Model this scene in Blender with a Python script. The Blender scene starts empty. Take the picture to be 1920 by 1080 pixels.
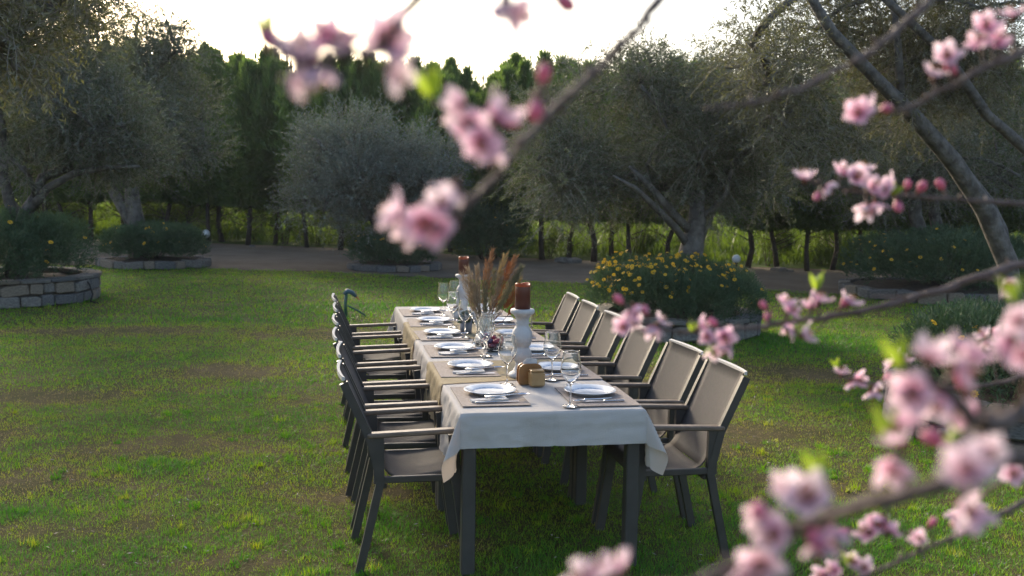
import bpy, math, random
import numpy as np
from mathutils import Vector, Matrix, Euler
R_ = math.radians
scene = bpy.context.scene
C = scene.collection

# ------------------------------------------------------------------ camera
cam = bpy.data.cameras.new('camera'); cam_o = bpy.data.objects.new('camera', cam); C.objects.link(cam_o)
cam_o.location = (0, 0, 1.724)
_p, _y, _r = R_(5.548), R_(10.605), R_(0.905)
_f = Vector((math.sin(_y)*math.cos(_p), math.cos(_y)*math.cos(_p), -math.sin(_p)))
_rt = Vector((math.cos(_y), -math.sin(_y), 0)); _up = _rt.cross(_f)
_R = _rt*math.cos(_r) + _up*math.sin(_r); _U = -_rt*math.sin(_r) + _up*math.cos(_r)
cam_o.rotation_euler = Matrix((_R, _U, -_f)).transposed().to_euler()
cam.sensor_width = 36; cam.lens = 1900/1920*36
cam.clip_start = .05; cam.clip_end = 1500
cam.dof.use_dof = True; cam.dof.focus_distance = 4.7; cam.dof.aperture_fstop = 4.6
scene.camera = cam_o

# ------------------------------------------------------------------ sky, sun, exposure
SUN_AZ, SUN_EL = -17.0, 22.0          # degrees from +Y towards +X, and above the horizon
world = bpy.data.worlds.new('World'); scene.world = world; world.use_nodes = True
wn = world.node_tree.nodes; wl = world.node_tree.links
sky = wn.new('ShaderNodeTexSky'); sky.sky_type = 'NISHITA'; sky.sun_disc = False
sky.sun_elevation = R_(SUN_EL); sky.sun_rotation = R_(SUN_AZ)
sky.air_density = 1.0; sky.dust_density = 3.5; sky.ozone_density = 1.0
wl.new(sky.outputs[0], wn['Background'].inputs[0]); wn['Background'].inputs[1].default_value = .15
sun = bpy.data.lights.new('sun', 'SUN'); sun_o = bpy.data.objects.new('sun', sun); C.objects.link(sun_o)
sun.energy = 2.0; sun.angle = R_(12); sun.color = (1, .86, .66)
_s = Vector((math.sin(R_(SUN_AZ))*math.cos(R_(SUN_EL)), math.cos(R_(SUN_AZ))*math.cos(R_(SUN_EL)), math.sin(R_(SUN_EL))))
sun_o.rotation_euler = _s.to_track_quat('Z', 'Y').to_euler(); sun_o.location = (-8, 26, 12)
vs = scene.view_settings; vs.view_transform = 'Standard'; vs.look = 'None'; vs.exposure = 1.2; vs.gamma = 1.0
scene.cycles.use_denoising = True
scene.cycles.max_bounces = 12; scene.cycles.transmission_bounces = 12; scene.cycles.transparent_max_bounces = 8
scene.cycles.caustics_reflective = False; scene.cycles.caustics_refractive = False

# ------------------------------------------------------------------ materials
MATS = {}
def nt(m): return m.node_tree.nodes, m.node_tree.links
def mat(name, col, rough=.6, col2=None, scale=8, bump=0, bscale=60, trans=0, tcol=None, metal=0, spec=.5, detail=4, coord='Object', back=None, lo=.35, hi=.65):
    """principled with two-tone noise, fine bump, optional translucency; back: colour of the underside"""
    if name in MATS: return MATS[name]
    m = bpy.data.materials.new(name); m.use_nodes = True; N, L = nt(m); b = N['Principled BSDF']
    b.inputs['Roughness'].default_value = rough; b.inputs['Metallic'].default_value = metal
    b.inputs['Specular IOR Level'].default_value = spec
    src = None
    tc = N.new('ShaderNodeTexCoord') if coord != 'World' else N.new('ShaderNodeNewGeometry')
    vec = tc.outputs[coord] if coord != 'World' else tc.outputs['Position']
    if col2:
        n = N.new('ShaderNodeTexNoise'); n.inputs['Scale'].default_value = scale; n.inputs['Detail'].default_value = detail
        L.new(vec, n.inputs['Vector'])
        r = N.new('ShaderNodeValToRGB'); r.color_ramp.elements[0].position = lo; r.color_ramp.elements[1].position = hi
        r.color_ramp.elements[0].color = (*col, 1); r.color_ramp.elements[1].color = (*col2, 1)
        L.new(n.outputs['Fac'], r.inputs['Fac']); src = r.outputs['Color']
    if back:
        g = N.new('ShaderNodeNewGeometry'); mx = N.new('ShaderNodeMix'); mx.data_type = 'RGBA'
        if src: L.new(src, mx.inputs['A'])
        else: mx.inputs['A'].default_value = (*col, 1)
        mx.inputs['B'].default_value = (*back, 1); L.new(g.outputs['Backfacing'], mx.inputs['Factor']); src = mx.outputs['Result']
    if src: L.new(src, b.inputs['Base Color'])
    else: b.inputs['Base Color'].default_value = (*col, 1)
    if bump:
        n2 = N.new('ShaderNodeTexNoise'); n2.inputs['Scale'].default_value = bscale; n2.inputs['Detail'].default_value = 5; L.new(vec, n2.inputs['Vector'])
        bp = N.new('ShaderNodeBump'); bp.inputs['Strength'].default_value = bump; bp.inputs['Distance'].default_value = .02
        L.new(n2.outputs['Fac'], bp.inputs['Height']); L.new(bp.outputs['Normal'], b.inputs['Normal'])
    if trans:
        t = N.new('ShaderNodeBsdfTranslucent'); mxs = N.new('ShaderNodeMixShader'); mxs.inputs[0].default_value = trans
        if tcol: t.inputs['Color'].default_value = (*tcol, 1)
        elif src: L.new(src, t.inputs['Color'])
        else: t.inputs['Color'].default_value = (*col, 1)
        L.new(b.outputs[0], mxs.inputs[1]); L.new(t.outputs[0], mxs.inputs[2]); L.new(mxs.outputs[0], N['Material Output'].inputs['Surface'])
    MATS[name] = m; return m

M_frame = mat('chair_metal', (.042, .038, .034), .45, (.055, .049, .044), 12, .05, 300)
M_arm = mat('arm_slat', (.12, .086, .062), .42, (.16, .118, .088), 30, .1, 120)
M_rail = mat('rail_cap', (.50, .48, .45), .6, spec=.25)
M_tableleg = mat('table_metal', (.042, .039, .036), .5, (.055, .051, .047), 10, .05, 300)
M_cloth = mat('white_linen', (.58, .545, .515), .85, (.63, .595, .565), 5, .35, 300, trans=.2, tcol=(.66, .44, .22), spec=.15)
M_beige = mat('beige_linen', (.42, .345, .22), .85, (.47, .39, .26), 6, .35, 280, trans=.2, tcol=(.56, .34, .12), spec=.15)
M_matt = mat('placemat', (.22, .18, .16), .8, (.31, .26, .235), 90, .3, 400)
M_china = mat('china', (.66, .67, .69), .14)
M_band = mat('china_band', (.30, .36, .48), .15, (.62, .66, .74), 60)
M_steel = mat('steel', (.62, .62, .64), .22, metal=1)
M_napkin = mat('napkin_white', (.66, .65, .65), .9, trans=.2)
M_candle = mat('rust_wax', (.085, .022, .011), .45, (.12, .030, .014), 9)
M_wax = mat('wax_rim', (.36, .075, .02), .4, trans=.25, tcol=(.6, .14, .03))
M_wick = mat('wick', (.02, .018, .015), .8)
M_whitewood = mat('white_distressed', (.50, .485, .48), .6, (.36, .32, .295), 11, .3, 60, lo=.48, hi=.7)
M_bamboo = mat('bamboo', (.24, .105, .03), .42, (.32, .15, .045), 16)
M_bamboo2 = mat('bamboo_light', (.33, .19, .075), .42, (.40, .25, .11), 16)
M_pampas = mat('pampas', (.26, .19, .12), .9, (.36, .28, .19), 20, trans=.25)
M_rust = mat('dyed_rust', (.30, .095, .03), .9, (.40, .14, .045), 20, trans=.25)
M_wheat = mat('wheat', (.30, .21, .09), .9, (.36, .27, .13), 20, trans=.25)
M_reed = mat('reed_brown', (.26, .13, .06), .9, (.36, .20, .10), 20, trans=.2)
M_sage = mat('dried_sage', (.16, .15, .08), .9, (.22, .20, .12), 20, trans=.2)
M_fruit = mat('fruit_red', (.34, .022, .030), .3, (.20, .02, .06), 30)
M_fruit2 = mat('fruit_blue', (.06, .05, .11), .4, (.10, .05, .10), 30)
M_potgrey = mat('pot_grey', (.16, .16, .18), .5)
M_potleaf = mat('pot_leaf', (.03, .07, .025), .5, trans=.2)
M_jar = mat('jar_brown', (.16, .07, .03), .4)
M_stone = mat('limestone', (.15, .14, .13), .95, (.26, .245, .225), 9, .9, 22)
M_stoneb = mat('limestone_b', (.19, .155, .12), .95, (.29, .245, .20), 8, .9, 25)
M_stonec = mat('limestone_c', (.10, .10, .105), .95, (.18, .18, .18), 8, .9, 25)
M_mortar = mat('mortar', (.075, .068, .062), .95, (.11, .10, .09), 20, .5, 40)
M_soil = mat('soil', (.040, .030, .022), .95, (.07, .055, .04), 12, .6, 40)
M_bark = mat('olive_bark', (.075, .066, .060), .9, (.17, .157, .145), 9, 1.0, 24)
M_bark2 = mat('hedge_bark', (.035, .028, .022), .9, (.065, .052, .042), 10, .7, 25)
M_twig = mat('olive_twig', (.19, .17, .14), .8)
M_olive = mat('olive_leaf', (.052, .066, .038), .68, (.092, .110, .068), 2.2, trans=.25, tcol=(.15, .19, .06), back=(.19, .205, .175), coord='World')
M_olive2 = mat('olive_leaf_silver', (.085, .110, .088), .68, (.15, .18, .15), 2.0, trans=.2, tcol=(.15, .20, .11), back=(.22, .245, .225), coord='World')
M_olive3 = mat('olive_leaf_warm', (.062, .068, .030), .68, (.105, .110, .055), 2.2, trans=.28, tcol=(.20, .20, .06), back=(.22, .22, .17), coord='World')
M_conif = mat('conifer_leaf', (.055, .100, .030), .7, (.115, .180, .055), 1.3, trans=.40, tcol=(.20, .33, .05), coord='World')
M_shrub = mat('shrub_leaf', (.042, .082, .038), .65, (.085, .145, .075), 5, trans=.22, tcol=(.07, .13, .04), coord='World')
M_yellow = mat('yellow_petal', (.75, .48, .02), .5, trans=.35, tcol=(.9, .55, .02))
M_yelc = mat('yellow_centre', (.55, .26, .01), .6)
M_pbark = mat('peach_bark', (.085, .055, .045), .6, (.15, .105, .09), 45, .5, 130)
M_pleaf = mat('peach_leaf', (.16, .27, .03), .45, trans=.45, tcol=(.45, .60, .05))
M_sepal = mat('sepal', (.14, .035, .02), .6)
M_anther = mat('anther', (.30, .14, .02), .6)
M_filament = mat('filament', (.70, .40, .50), .5)
M_lamp = mat('globe_white', (.75, .77, .80), .3)
M_green_pl = mat('green_plastic', (.025, .09, .07), .4)
M_blue_pl = mat('blue_plastic', (.04, .10, .14), .4)
M_orange_pl = mat('orange_plastic', (.40, .17, .05), .5)
M_wgrass = mat('weed_leaf', (.042, .078, .010), .6, (.085, .13, .018), 1.2, trans=.36, tcol=(.16, .25, .02), coord='World')
M_petalfall = mat('fallen', (.42, .36, .32), .7, (.16, .12, .07), 3, coord='World')

def glass_mat():
    m = bpy.data.materials.new('clear_glass'); m.use_nodes = True; N, L = nt(m); b = N['Principled BSDF']
    b.inputs['Transmission Weight'].default_value = 1; b.inputs['Roughness'].default_value = 0.0; b.inputs['IOR'].default_value = 1.48
    b.inputs['Base Color'].default_value = (.97, .98, .985, 1); return m
M_glass = glass_mat()

def sling_mat():
    m = bpy.data.materials.new('sling_mesh'); m.use_nodes = True; N, L = nt(m); b = N['Principled BSDF']
    tc = N.new('ShaderNodeTexCoord'); vo = N.new('ShaderNodeTexChecker'); vo.inputs['Scale'].default_value = 210
    vo.inputs['Color1'].default_value = (.075, .062, .054, 1); vo.inputs['Color2'].default_value = (.135, .114, .10, 1)
    n = N.new('ShaderNodeTexNoise'); n.inputs['Scale'].default_value = 60; n.inputs['Detail'].default_value = 6
    mx = N.new('ShaderNodeMix'); mx.data_type = 'RGBA'; mx.blend_type = 'MULTIPLY'; mx.inputs['Factor'].default_value = .45
    L.new(tc.outputs['Object'], vo.inputs['Vector']); L.new(tc.outputs['Object'], n.inputs['Vector'])
    L.new(vo.outputs['Color'], mx.inputs['A']); L.new(n.outputs['Color'], mx.inputs['B']); 
    hs = N.new('ShaderNodeHueSaturation'); hs.inputs['Saturation'].default_value = .55; hs.inputs['Value'].default_value = 1.25
    L.new(mx.outputs['Result'], hs.inputs['Color']); L.new(hs.outputs[0], b.inputs['Base Color'])
    b.inputs['Roughness'].default_value = .8; b.inputs['Specular IOR Level'].default_value = .25
    bp = N.new('ShaderNodeBump'); bp.inputs['Strength'].default_value = .25; bp.inputs['Distance'].default_value = .002
    L.new(vo.outputs['Fac'], bp.inputs['Height']); L.new(bp.outputs[0], b.inputs['Normal'])
    t = N.new('ShaderNodeBsdfTranslucent'); t.inputs['Color'].default_value = (.30, .25, .21, 1)
    ms = N.new('ShaderNodeMixShader'); ms.inputs[0].default_value = .15
    L.new(b.outputs[0], ms.inputs[1]); L.new(t.outputs[0], ms.inputs[2]); L.new(ms.outputs[0], N['Material Output'].inputs['Surface'])
    return m
M_sling = sling_mat()

def petal_mat():
    m = bpy.data.materials.new('pink_petal'); m.use_nodes = True; N, L = nt(m); b = N['Principled BSDF']
    a = N.new('ShaderNodeAttribute'); a.attribute_name = 'reach'
    r = N.new('ShaderNodeValToRGB'); e = r.color_ramp.elements
    e[0].position = .0; e[0].color = (.52, .12, .22, 1); e[1].position = 1; e[1].color = (.86, .70, .77, 1)
    k = e.new(.2); k.color = (.72, .36, .50, 1); k = e.new(.42); k.color = (.80, .54, .67, 1)
    L.new(a.outputs['Fac'], r.inputs['Fac']); b.inputs['Roughness'].default_value = .6
    oi = N.new('ShaderNodeObjectInfo'); hv = N.new('ShaderNodeHueSaturation'); mr = N.new('ShaderNodeMapRange'); mr.inputs['To Min'].default_value = .65; mr.inputs['To Max'].default_value = 1.25   # every flower its own depth of pink
    L.new(oi.outputs['Random'], mr.inputs['Value']); L.new(mr.outputs[0], hv.inputs['Saturation']); L.new(r.outputs[0], hv.inputs['Color']); r = hv; L.new(r.outputs[0], b.inputs['Base Color'])
    b.inputs['Specular IOR Level'].default_value = .2
    t = N.new('ShaderNodeBsdfTranslucent'); L.new(r.outputs[0], t.inputs['Color'])
    ms = N.new('ShaderNodeMixShader'); ms.inputs[0].default_value = .5
    L.new(b.outputs[0], ms.inputs[1]); L.new(t.outputs[0], ms.inputs[2]); L.new(ms.outputs[0], N['Material Output'].inputs['Surface'])
    return m
M_petal = petal_mat()
M_bud = mat('pink_bud', (.66, .16, .27), .5, (.72, .30, .40), 60, trans=.3)

def ramp_ground(name, stops, s1, s2, bump):
    """two noise octaves over world position into a colour ramp"""
    m = bpy.data.materials.new(name); m.use_nodes = True; N, L = nt(m); b = N['Principled BSDF']; b.inputs['Roughness'].default_value = .95
    b.inputs['Specular IOR Level'].default_value = .15
    g = N.new('ShaderNodeNewGeometry')
    n1 = N.new('ShaderNodeTexNoise'); n1.inputs['Scale'].default_value = s1; n1.inputs['Detail'].default_value = 6; n1.inputs['Roughness'].default_value = .65
    n2 = N.new('ShaderNodeTexNoise'); n2.inputs['Scale'].default_value = s2; n2.inputs['Detail'].default_value = 6; n2.inputs['Roughness'].default_value = .7
    L.new(g.outputs['Position'], n1.inputs['Vector']); L.new(g.outputs['Position'], n2.inputs['Vector'])
    ad = N.new('ShaderNodeMix'); ad.inputs['Factor'].default_value = .45
    L.new(n1.outputs['Fac'], ad.inputs['A']); L.new(n2.outputs['Fac'], ad.inputs['B'])
    r = N.new('ShaderNodeValToRGB'); e = r.color_ramp.elements
    e[0].position, e[0].color = stops[0][0], (*stops[0][1], 1); e[1].position, e[1].color = stops[-1][0], (*stops[-1][1], 1)
    for p, c in stops[1:-1]: k = e.new(p); k.color = (*c, 1)
    L.new(ad.outputs['Result'], r.inputs['Fac']); L.new(r.outputs[0], b.inputs['Base Color'])
    bp = N.new('ShaderNodeBump'); bp.inputs['Strength'].default_value = bump; bp.inputs['Distance'].default_value = .05
    L.new(n2.outputs['Fac'], bp.inputs['Height']); L.new(bp.outputs[0], b.inputs['Normal']); return m
M_ground = ramp_ground('lawn_soil', [(.30, (.050, .062, .014)), (.45, (.085, .085, .026)), (.56, (.135, .108, .05)), (.70, (.21, .165, .095))], 1.4, 34, 1.0)
M_dirt = ramp_ground('path_dirt', [(.30, (.105, .083, .063)), (.5, (.16, .130, .098)), (.7, (.215, .180, .138))], 1.1, 30, .6)
M_field = ramp_ground('field_green', [(.3, (.035, .062, .008)), (.5, (.06, .10, .012)), (.7, (.09, .13, .02))], .25, 3, .8)

def grass_mat():
    m = bpy.data.materials.new('grass_blade'); m.use_nodes = True; N, L = nt(m); b = N['Principled BSDF']
    a = N.new('ShaderNodeAttribute'); a.attribute_name = 'tone'
    r = N.new('ShaderNodeValToRGB'); e = r.color_ramp.elements
    e[0].position = 0; e[0].color = (.058, .205, .010, 1); e[1].position = 1; e[1].color = (.31, .235, .11, 1)
    for p, c in ((.28, (.15, .32, .010)), (.54, (.26, .38, .012)), (.80, (.34, .305, .06))): k = e.new(p); k.color = (*c, 1)
    L.new(a.outputs['Fac'], r.inputs['Fac']); L.new(r.outputs[0], b.inputs['Base Color']); b.inputs['Roughness'].default_value = .5
    t = N.new('ShaderNodeBsdfTranslucent'); hs = N.new('ShaderNodeHueSaturation'); hs.inputs['Value'].default_value = 1.7; hs.inputs['Saturation'].default_value = 1.1
    L.new(r.outputs[0], hs.inputs['Color']); L.new(hs.outputs[0], t.inputs['Color'])
    ms = N.new('ShaderNodeMixShader'); ms.inputs[0].default_value = .4
    L.new(b.outputs[0], ms.inputs[1]); L.new(t.outputs[0], ms.inputs[2]); L.new(ms.outputs[0], N['Material Output'].inputs['Surface'])
    return m
M_grass = grass_mat()

# ------------------------------------------------------------------ helpers
def tag(o, label=None, cat=None, group=None, kind=None):
    if label: o['label'] = label
    if cat: o['category'] = cat
    if group: o['group'] = group
    if kind: o['kind'] = kind
    return o
def empty(name, loc=(0, 0, 0), rz=0, label=None, cat=None, group=None):
    o = bpy.data.objects.new(name, None); C.objects.link(o); o.location = loc; o.rotation_euler = (0, 0, rz); o.empty_display_size = .1
    return tag(o, label, cat, group)
def link(name, me, parent=None, mats=None):
    o = bpy.data.objects.new(name, me); C.objects.link(o)
    if parent: o.parent = parent
    return o
def copy_tree(o, parent=None):
    c = o.copy(); C.objects.link(c); c.parent = parent
    for ch in list(o.children): copy_tree(ch, c)
    return c

class MB:
    def __init__(s): s.v = []; s.f = []; s.m = []; s.sm = []
    def add(s, verts, faces, mi=0, smooth=False):
        k = len(s.v); s.v += [tuple(p) for p in verts]; s.f += [tuple(i+k for i in f) for f in faces]; s.m += [mi]*len(faces); s.sm += [smooth]*len(faces); return s
    def box(s, c, d, mi=0, rot=None, bev=0):
        hx, hy, hz = d[0]/2, d[1]/2, d[2]/2
        if bev:
            b = min(bev, hx*.9, hy*.9, hz*.9); V = []
            for sx in (-1, 1):
                for sy in (-1, 1):
                    for sz in (-1, 1):
                        V += [(sx*(hx-b), sy*(hy-b), sz*hz), (sx*(hx-b), sy*hy, sz*(hz-b)), (sx*hx, sy*(hy-b), sz*(hz-b))]
            import bmesh
            bm = bmesh.new()
            for p in V: bm.verts.new(p)
            bmesh.ops.convex_hull(bm, input=bm.verts); bm.verts.ensure_lookup_table(); bm.verts.index_update()
            V = [v.co.copy() for v in bm.verts]; F = [[v.index for v in f.verts] for f in bm.faces]; bm.free()
        else:
            V = [Vector((x, y, z)) for x in (-hx, hx) for y in (-hy, hy) for z in (-hz, hz)]
            F = [(0, 1, 3, 2), (4, 6, 7, 5), (0, 4, 5, 1), (2, 3, 7, 6), (0, 2, 6, 4), (1, 5, 7, 3)]
        if rot: V = [rot @ Vector(p) for p in V]
        return s.add([Vector(p)+Vector(c) for p in V], F, mi)
    def lathe(s, prof, seg=24, c=(0, 0, 0), mi=0, smooth=True):
        V = []; F = []; n = len(prof)
        for i in range(seg):
            a = 2*math.pi*i/seg
            for r, z in prof: V.append((c[0]+r*math.cos(a), c[1]+r*math.sin(a), c[2]+z))
        for i in range(seg):
            j = (i+1) % seg
            for k in range(n-1):
                F.append((i*n+k, j*n+k, j*n+k+1, i*n+k+1))
        return s.add(V, F, mi, smooth)
    def tube(s, pts, rad, sides=8, mi=0, cap=True, smooth=True, flat=None):
        P = [Vector(p) for p in pts]; n = len(P); V = []; F = []
        if not hasattr(rad, '__len__'): rad = [rad]*n
        T = [(P[min(i+1, n-1)]-P[max(i-1, 0)]).normalized() for i in range(n)]
        u = T[0].orthogonal().normalized()
        for i in range(n):
            u = (u - T[i]*u.dot(T[i])).normalized(); w = T[i].cross(u)
            for k in range(sides):
                a = 2*math.pi*k/sides; V.append(P[i]+(u*math.cos(a)+w*math.sin(a))*rad[i])
        for i in range(n-1):
            for k in range(sides):
                k2 = (k+1) % sides; F.append((i*sides+k, i*sides+k2, (i+1)*sides+k2, (i+1)*sides+k))
        if cap: F.append(tuple(range(sides))[::-1]); F.append(tuple((n-1)*sides+k for k in range(sides)))
        return s.add(V, F, mi, smooth)
    def bar(s, pts, wy, wt, mi=0):
        """rectangular bar following pts in an x-z plane (constant y): width wy in y, thickness wt in plane"""
        P = [Vector(p) for p in pts]; n = len(P); V = []; F = []
        for i in range(n):
            a = (P[i]-P[i-1]).normalized() if i else (P[1]-P[0]).normalized()
            b = (P[i+1]-P[i]).normalized() if i < n-1 else a
            t = (a+b).normalized(); nn = Vector((-t.z, 0, t.x)); k = 1/max(.5, nn.dot(Vector((-a.z, 0, a.x))))
            for sy, sn in ((-1, -1), (1, -1), (1, 1), (-1, 1)): V.append(P[i]+Vector((0, sy*wy/2, 0))+nn*(sn*wt/2*k))
        for i in range(n-1):
            for k in range(4):
                k2 = (k+1) % 4; F.append((i*4+k, i*4+k2, (i+1)*4+k2, (i+1)*4+k))
        F.append((3, 2, 1, 0)); F.append(tuple((n-1)*4+k for k in range(4)))
        return s.add(V, F, mi)
    def mesh(s, name, mats):
        me = bpy.data.meshes.new(name); me.from_pydata([tuple(p) for p in s.v], [], s.f)
        for m in mats: me.materials.append(m)
        me.polygons.foreach_set('material_index', s.m); me.polygons.foreach_set('use_smooth', s.sm); me.update(); return me
    def build(s, name, mats, parent=None):
        if not isinstance(mats, (list, tuple)): mats = [mats]
        return link(name, s.mesh(name, mats), parent)

def np_mesh(name, V, F, mats, mi=None, smooth=False, attr=None):
    """fast mesh from numpy; F: list of (m,k) int arrays"""
    me = bpy.data.meshes.new(name); V = np.asarray(V, np.float32)
    me.vertices.add(len(V)); me.vertices.foreach_set('co', V.ravel())
    loops = np.concatenate([f.ravel() for f in F]).astype(np.int32)
    cnt = np.concatenate([np.full(len(f), f.shape[1], np.int32) for f in F]); st = np.concatenate([[0], np.cumsum(cnt)[:-1]]).astype(np.int32)
    me.loops.add(len(loops)); me.loops.foreach_set('vertex_index', loops)
    me.polygons.add(len(cnt)); me.polygons.foreach_set('loop_start', st); me.polygons.foreach_set('loop_total', cnt)
    if mi is not None: me.polygons.foreach_set('material_index', np.asarray(mi, np.int32))
    me.polygons.foreach_set('use_smooth', np.full(len(cnt), smooth))
    for m in mats: me.materials.append(m)
    if attr:
        a = me.attributes.new(attr[0], 'FLOAT', 'POINT'); a.data.foreach_set('value', np.asarray(attr[1], np.float32))
    me.update(); me.validate(); return me

def unit(a): return a/np.maximum(np.linalg.norm(a, axis=-1, keepdims=True), 1e-9)
def rdir(rng, n): return unit(rng.normal(size=(n, 3)))
def leaf_quads(base, d, nrm, ln, wd, mid=.45, curl=0):
    """diamond leaves: base point, unit direction, approximate normal, length, width -> V, F"""
    side = unit(np.cross(d, nrm)); ln = np.broadcast_to(ln, len(base))[:, None]; wd = np.broadcast_to(wd, len(base))[:, None]
    nn = np.cross(side, d)
    V = np.stack([base, base+d*ln*mid+side*wd/2, base+d*ln+nn*ln*curl, base+d*ln*mid-side*wd/2], 1).reshape(-1, 3)
    F = np.arange(len(base)*4).reshape(-1, 4); return V, F

def vnoise(x, y, seed=0):
    r = np.random.default_rng(seed); T = r.random((256, 256))
    xi = np.floor(x).astype(int); yi = np.floor(y).astype(int); fx = x-xi; fy = y-yi
    fx = fx*fx*(3-2*fx); fy = fy*fy*(3-2*fy); g = lambda a, b: T[a % 256, b % 256]
    return (g(xi, yi)*(1-fx)+g(xi+1, yi)*fx)*(1-fy)+(g(xi, yi+1)*(1-fx)+g(xi+1, yi+1)*fx)*fy
def fnoise(x, y, seed=0): return .5*vnoise(x, y, seed)+.3*vnoise(x*2.1, y*2.1, seed+1)+.2*vnoise(x*4.3, y*4.3, seed+2)

# ------------------------------------------------------------------ setting: ground, path, field
def sheet(name, pts, z, m):
    o = MB().add([(x, y, z) for x, y in pts], [tuple(range(len(pts)))]).build(name, m); tag(o, kind='structure'); return o
sheet('ground', [(-300, -300), (300, -300), (300, 500), (-300, 500)], 0, M_ground)
EDGE_N = [(-40, 27), (-12, 24.5), (-2.4, 21.7), (0, 20.9), (2.7, 19.1), (7.9, 16.9), (9.6, 15.9), (16, 13), (40, 6)]
EDGE_F = [(-40, 40), (-12, 34.2), (-3.9, 30.6), (.5, 28.0), (5, 24.2), (9.5, 21.6), (12.5, 20.2), (20, 17), (40, 9)]
def along(line, n):
    xs = np.linspace(line[0][0], line[-1][0], n); ys = np.interp(xs, [p[0] for p in line], [p[1] for p in line]); return xs, ys
_x, _yn = along(EDGE_N, 240); _w = (fnoise(_x*1.6, _x*0, 5)-.5)*1.1; _yn = _yn+_w
_x2, _yf = along(EDGE_F, 240)
pv = np.concatenate([np.stack([_x, _yn, _x*0+.004], 1), np.stack([_x2, _yf+.9, _x*0+.004], 1)])
i = np.arange(239); pf = np.stack([i, i+1, i+241, i+240], 1)
tag(link('dirt_path', np_mesh('dirt_path', pv, [pf], [M_dirt])), kind='structure')
# field beyond the tree row, climbing slowly
fy = np.array([0, 3, 10, 25, 60, 140, 320]); fz = np.array([.012, .10, .35, .9, 2.6, 7, 18])
fv = np.concatenate([np.stack([_x2*(1+d*.02), _yf+.85+d, _x2*0+z], 1) for d, z in zip(fy, fz)])
ff = np.concatenate([np.stack([i+240*k, i+1+240*k, i+241+240*k+0, i+240+240*k], 1) for k in range(len(fy)-1)])
tag(link('field', np_mesh('field', fv, [ff], [M_field], smooth=True)), kind='structure')

# ------------------------------------------------------------------ lawn grass
rng = np.random.default_rng(3)
BARE = [(-1.0, 6.9, .75, .38), (-.9, 9.6, .5, .5), (.0, 8.3, .45, .3), (-2.6, 7.2, .7, .4), (-1.9, 6.1, .55, .25), (-.35, 4.6, .3, .2), (-2.4, 8.6, .9, .35), (3.0, 6.6, .9, .5), (2.5, 8.3, .8, .6), (3.3, 9.2, .9, .4), (.2, 5.6, .3, .2), (-1.2, 5.2, .4, .18), (-2.2, 12.5, 1.4, .5), (.3, 12, .9, .5), (2.9, 5.4, .5, .3), (4.6, 8.9, .6, .5)]
LUSH = [(-.95, 6.35, .2, .16), (-1.7, 5.5, .5, .2), (-.1, 4.3, .5, .3), (.3, 5.1, .2, .3), (-2.3, 5.3, .7, .25), (1.2, 4.3, .6, .3), (2.6, 4.6, .9, .5), (5.6, 11, 1.3, .7), (3.4, 6.1, .14, .1), (-1.6, 13.2, 1.6, .5), (1.2, 14.5, 2.5, .8), (6.3, 10.3, 1.4, .5), (-.7, 8.6, .35, .2)]
PLANTERS = [(-4.68, 15.95, 1.33), (-3.5, 22.4, 1.09), (1.5, 21.6, .95), (4.28, 11.9, 1.0), (10.6, 15.9, 1.67), (5.35, 6.45, 1.19)]
def blobs(x, y, L):
    o = np.zeros_like(x)
    for cx, cy, rx, ry in L: o = np.maximum(o, np.exp(-(((x-cx)/rx)**2+((y-cy)/ry)**2)))
    return o
GV, GF3, GA = [], [], []; off = 0
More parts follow.
